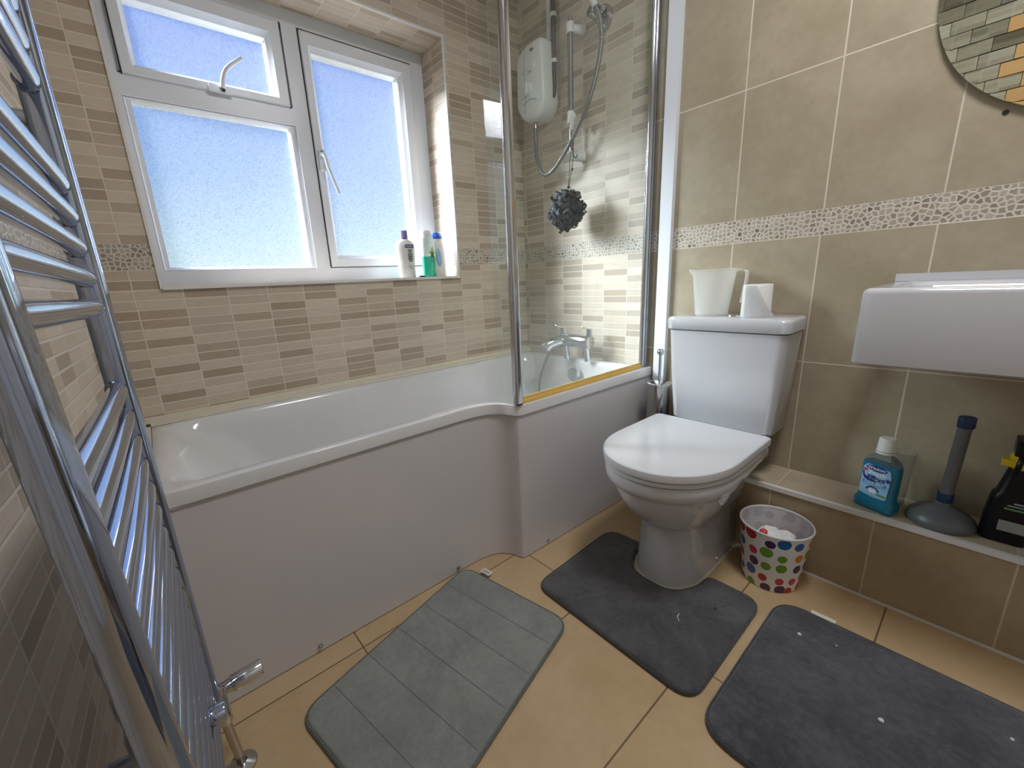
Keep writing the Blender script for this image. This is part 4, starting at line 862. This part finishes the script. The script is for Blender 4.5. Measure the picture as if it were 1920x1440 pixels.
# small oblong tiles laid in slanting courses, cut to the circle
tw, thh, sl = 0.056, 0.0300, radians(14); rg = random.Random(9); bmA = bmesh.new(); bmB = bmesh.new()
def inside(y, z, R): return (y*y+z*z) <= R*R
def clip(poly, R):       # clip polygon to the round border by pulling outer corners back on to the circle
    out = []
    for y, z in poly:
        d_ = sqrt(y*y+z*z); out.append((y*R/d_, z*R/d_) if d_ > R else (y, z))
    return out
for j in range(-13, 14):
    for i in range(-8, 9):
        cy_ = (i+(0.5 if j % 2 else 0.0)+0.17*j)*tw; cz_ = j*thh
        poly = [(cy_-tw/2+0.0006, cz_-thh/2+0.0010), (cy_+tw/2-0.0006, cz_-thh/2+0.0010), (cy_+tw/2-0.0006, cz_+thh/2-0.0010), (cy_-tw/2+0.0006, cz_+thh/2-0.0010)]
        ds = [sqrt(y*y+z*z) for y, z in poly]
        if min(ds) > MR-0.004 or max(ds) < 0.172: continue
        if sqrt(cy_**2+cz_**2) < 0.165: continue
        sub = []
        for t_ in range(4):
            a_, b_ = poly[t_], poly[(t_+1) % 4]
            for s_ in (0, 0.25, 0.5, 0.75): sub.append((a_[0]+(b_[0]-a_[0])*s_, a_[1]+(b_[1]-a_[1])*s_))
        sub = clip(sub, MR)
        tl1, tl2 = rg.uniform(-0.0016, 0.0016), rg.uniform(-0.0022, 0.0022)
        rot = lambda y, z: (y*cos(0.0)-z*sin(0.0), y*sin(0.0)+z*cos(0.0))
        f0 = []; f1 = []
        for y, z in sub:
            dx = -0.0150 + tl1*(y-cy_)/tw*2 + tl2*(z-cz_)/thh; f0.append(Vector((MC.x-0.0101, MC.y+y, MC.z+z))); f1.append(Vector((MC.x+dx, MC.y+y, MC.z+z)))
        # amber tint paints in a reflection low on the right-hand side of the border
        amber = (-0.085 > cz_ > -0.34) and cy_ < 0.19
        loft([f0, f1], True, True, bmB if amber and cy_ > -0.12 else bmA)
obj('mirror_tiles', bmA, M['mirror'], mi, smooth=0)
obj('amber_reflection_tiles', bmB, M['mirror_reflection'], mi, smooth=0, label='mirror tiles tinted amber to paint in a reflection')

# ------------------------------------------------------------------ bath mats
def mat(name, label, outline, m, edge, th, tags=(), seams=(), group=None):
    L0 = outline; c = sum((Vector(p) for p in L0), Vector((0, 0)))/len(L0)
    o = thing(name, label, 'bath mat', (c.x, c.y, 0.0), group)
    ls = [(0.003, 0.001), (0.0, 0.004), (0.0, th*0.55), (0.0035, th*0.8), (0.008, th*0.62)]
    obj('edging', capped([[Vector((x, y, z)) for x, y in inset(L0, d)] for d, z in ls]), edge, o, smooth=60)
    ls = [(0.0065, 0.002), (0.0065, th*0.70), (0.0085, th*0.90), (0.012, th), (0.017, th*1.02)]
    obj('plush_top', capped([[Vector((x, y, z)) for x, y in inset(L0, d)] for d, z in ls]), m, o, smooth=60)
    return o
A_, B_, D_ = Vector((-0.962, -0.640)), Vector((-0.882, -1.045)), Vector((-1.556, -0.792)); C_ = B_+(D_-A_)
m1 = mat('bath_mat', 'light grey rectangular bath mat beside the bath', roundpoly([A_, B_, C_, D_], 0.055, 8), M['mat_grey'], M['mat_grey_edge'], 0.013)
bm = bmesh.new()
for k in (0.17, 0.34, 0.51, 0.68, 0.85):
    a = A_+(D_-A_)*k+(B_-A_)*0.03; b = A_+(D_-A_)*(k)+(B_-A_)*0.97
    tube([(a.x, a.y, 0.0128), ((a.x+b.x)/2, (a.y+b.y)/2, 0.0130), (b.x, b.y, 0.0128)], 0.0011, 6, bm)
obj('quilt_seam', bm, M['mat_grey_edge'], m1)
bm = B((-0.019, 0.019, -0.011, 0.011, 0.0, 0.0014)); bm.transform(Matrix.Translation((-0.932, -0.722, 0.0140)) @ Matrix.Rotation(radians(-80), 4, 'Z')); lb = obj('care_label', bm, M['label_white'], m1, label='small cream care label')
bm = bmesh.new()
for i in range(5): addbox(bm, -0.013+i*0.0055, -0.010+i*0.0055, -0.003, 0.004, 0.0014, 0.0018)
addbox(bm, -0.012, 0.010, -0.008, -0.0065, 0.0014, 0.0018)
bm.transform(Matrix.Translation((-0.932, -0.722, 0.0140)) @ Matrix.Rotation(radians(-80), 4, 'Z')); obj('label_print', bm, M['ink'], lb)
cy = TY
pts = [(-0.420, -0.858), (-0.850, -0.872), (-0.862, -1.388), (-0.415, -1.388), (-0.415, cy-0.112), (-0.480, cy-0.112), (-0.568, cy-0.070), (-0.567, cy+0.070), (-0.480, cy+0.110), (-0.415, cy+0.112)]
m2 = mat('pedestal_mat', 'dark grey U-shaped pedestal mat around the toilet base', roundpoly(pts, [0.06, 0.055, 0.06, 0.06, 0.045, 0.06, 0.05, 0.05, 0.06, 0.045], 6), M['mat_dark'], M['mat_dark_edge'], 0.013)
obj('lint_fleck', tube([(-0.640, -1.245, 0.0150), (-0.655, -1.247, 0.0165), (-0.664, -1.257, 0.0150)], 0.0012, 6), M['lint'], m2)
obj('burn_spot', lathe((-0.545, -1.305, 0.0138), [(0.0005, 0.0006), (0.004, 0.0006), (0.0045, -0.001)], 12), M['mark'], m2)
pts = [(-0.362, -1.412), (-0.905, -1.412), (-0.905, -2.24), (-0.362, -2.24)]
m3 = mat('bath_mat', 'large dark blue-grey rectangular bath mat by the tiled ledge', roundpoly(pts, 0.075, 8), M['mat_blue'], M['mat_dark_edge'], 0.014)
for x, y, r in ((-0.478, -1.492, 0.004), (-0.610, -1.672, 0.0045), (-0.452, -1.565, 0.0018), (-0.47, -1.85, 0.003)):
    obj('lint_fleck', crumple((x, y, 0.0155), r, int(r*9999)), M['lint'], m3, smooth=20)
bm = B((-0.352, -0.366, -1.490, -1.545, 0.010, 0.0115)); obj('care_label', bm, M['label_white'], m3, label='small cream care label')

# ------------------------------------------------------------------ towel radiator
S0, S1 = 0.318, 0.812
rad = thing('towel_radiator', 'tall chrome ladder towel radiator on the left wall', 'towel radiator', lw((S0+S1)/2, 0.085, 0.2))
def post(s, D0, D1, w, z0, z1, lean=0.0):
    pts = roundpoly([(s-w/2, D0+0.004), (s, D0-0.002), (s+w/2, D0+0.004), (s+w/2, D1), (s-w/2, D1)], [0.008, 0.012, 0.008, 0.004, 0.004], 5)
    return loft([[lw(a_, b_+lean*(z-0.90), z) for a_, b_ in pts] for z in (z0, z1)])
ZP0, ZP1 = 0.215, 1.46
obj('post', post(S0, 0.0605, 0.080, 0.042, ZP0, ZP1, 0.025), M['rad_chrome'], rad)
obj('post', post(S1, 0.072, 0.102, 0.038, ZP0, ZP1), M['rad_chrome'], rad)
zs = [0.959+0.0385*k for k in range(5)] + [1.2285+0.0385*k for k in range(6)] + [0.8435-0.0385*k for k in range(16)]
for z in zs:
    obj('rail', tube(spline([lw(S0+0.008, 0.075+0.025*(z-0.9), z), lw(S0+0.06, 0.082, z), lw((S0+S1)/2, 0.084, z), lw(S1-0.045, 0.087, z), lw(S1-0.020, 0.094, z)], 4), 0.0113, 18), M['rad_chrome'], rad)
for s, z in ((S1-0.006, 1.190), (S0, 1.190)):
    obj('wall_bracket', tube([lw(s, 0.100, z), lw(s, 0.189, z)], 0.011, 16), M['rad_chrome'], rad)
bk = obj('wall_bracket', tube([lw(0.655, 0.094, 0.355), lw(0.655, 0.189, 0.355)], 0.010, 14), M['rad_chrome'], rad)
obj('bracket_cap', tube([lw(0.655, 0.056, 0.355), lw(0.655, 0.096, 0.355)], 0.0145, 20), M['rad_chrome'], bk, bevel=0.002)
vs_, vD = 0.845, 0.078
vb = obj('valve_body', tube([lw(vs_, vD, 0.150), lw(vs_, vD, 0.235)], 0.0135, 18), M['chrome'], rad, bevel=0.002)
obj('valve_link', tube([lw(S1, 0.088, 0.205), lw(vs_, vD, 0.205)], 0.009, 14), M['chrome'], vb)
v0 = lw(vs_, vD, 0.225); dv = Vector((1, 0.02, 0.03)).normalized()
obj('valve_neck', tube([v0, v0+dv*0.026], 0.010, 18, r1=0.014), M['chrome'], vb)
obj('valve_head', tube([v0+dv*0.024, v0+dv*0.078], 0.0165, 26), M['chrome'], vb, bevel=0.002)
pq = lw(0.870, 0.072, 0.0)
obj('feed_pipe', tube([Vector((pq.x, pq.y, 0.004)), lw(0.858, 0.075, 0.08), lw(vs_, vD, 0.155)], 0.0085, 16), M['steel'], rad)
obj('floor_collar', lathe((pq.x, pq.y, 0.001), [(0.0095, 0.010), (0.016, 0.008), (0.027, 0.004), (0.028, 0.0)], 30), M['steel'], rad)

# ------------------------------------------------------------------ made-up fitting for the added fill light, out of view
cl = thing('fill_light_fitting', 'round white fitting added for the unseen fill light', 'ceiling light', (-0.75, -1.60, CEIL))
obj('fill_fitting_base', lathe((-0.75, -1.60, CEIL-0.002), [(0.0005, -0.022), (0.15, -0.022), (0.155, -0.016), (0.155, 0.0)], 48), M['white_plastic'], cl)
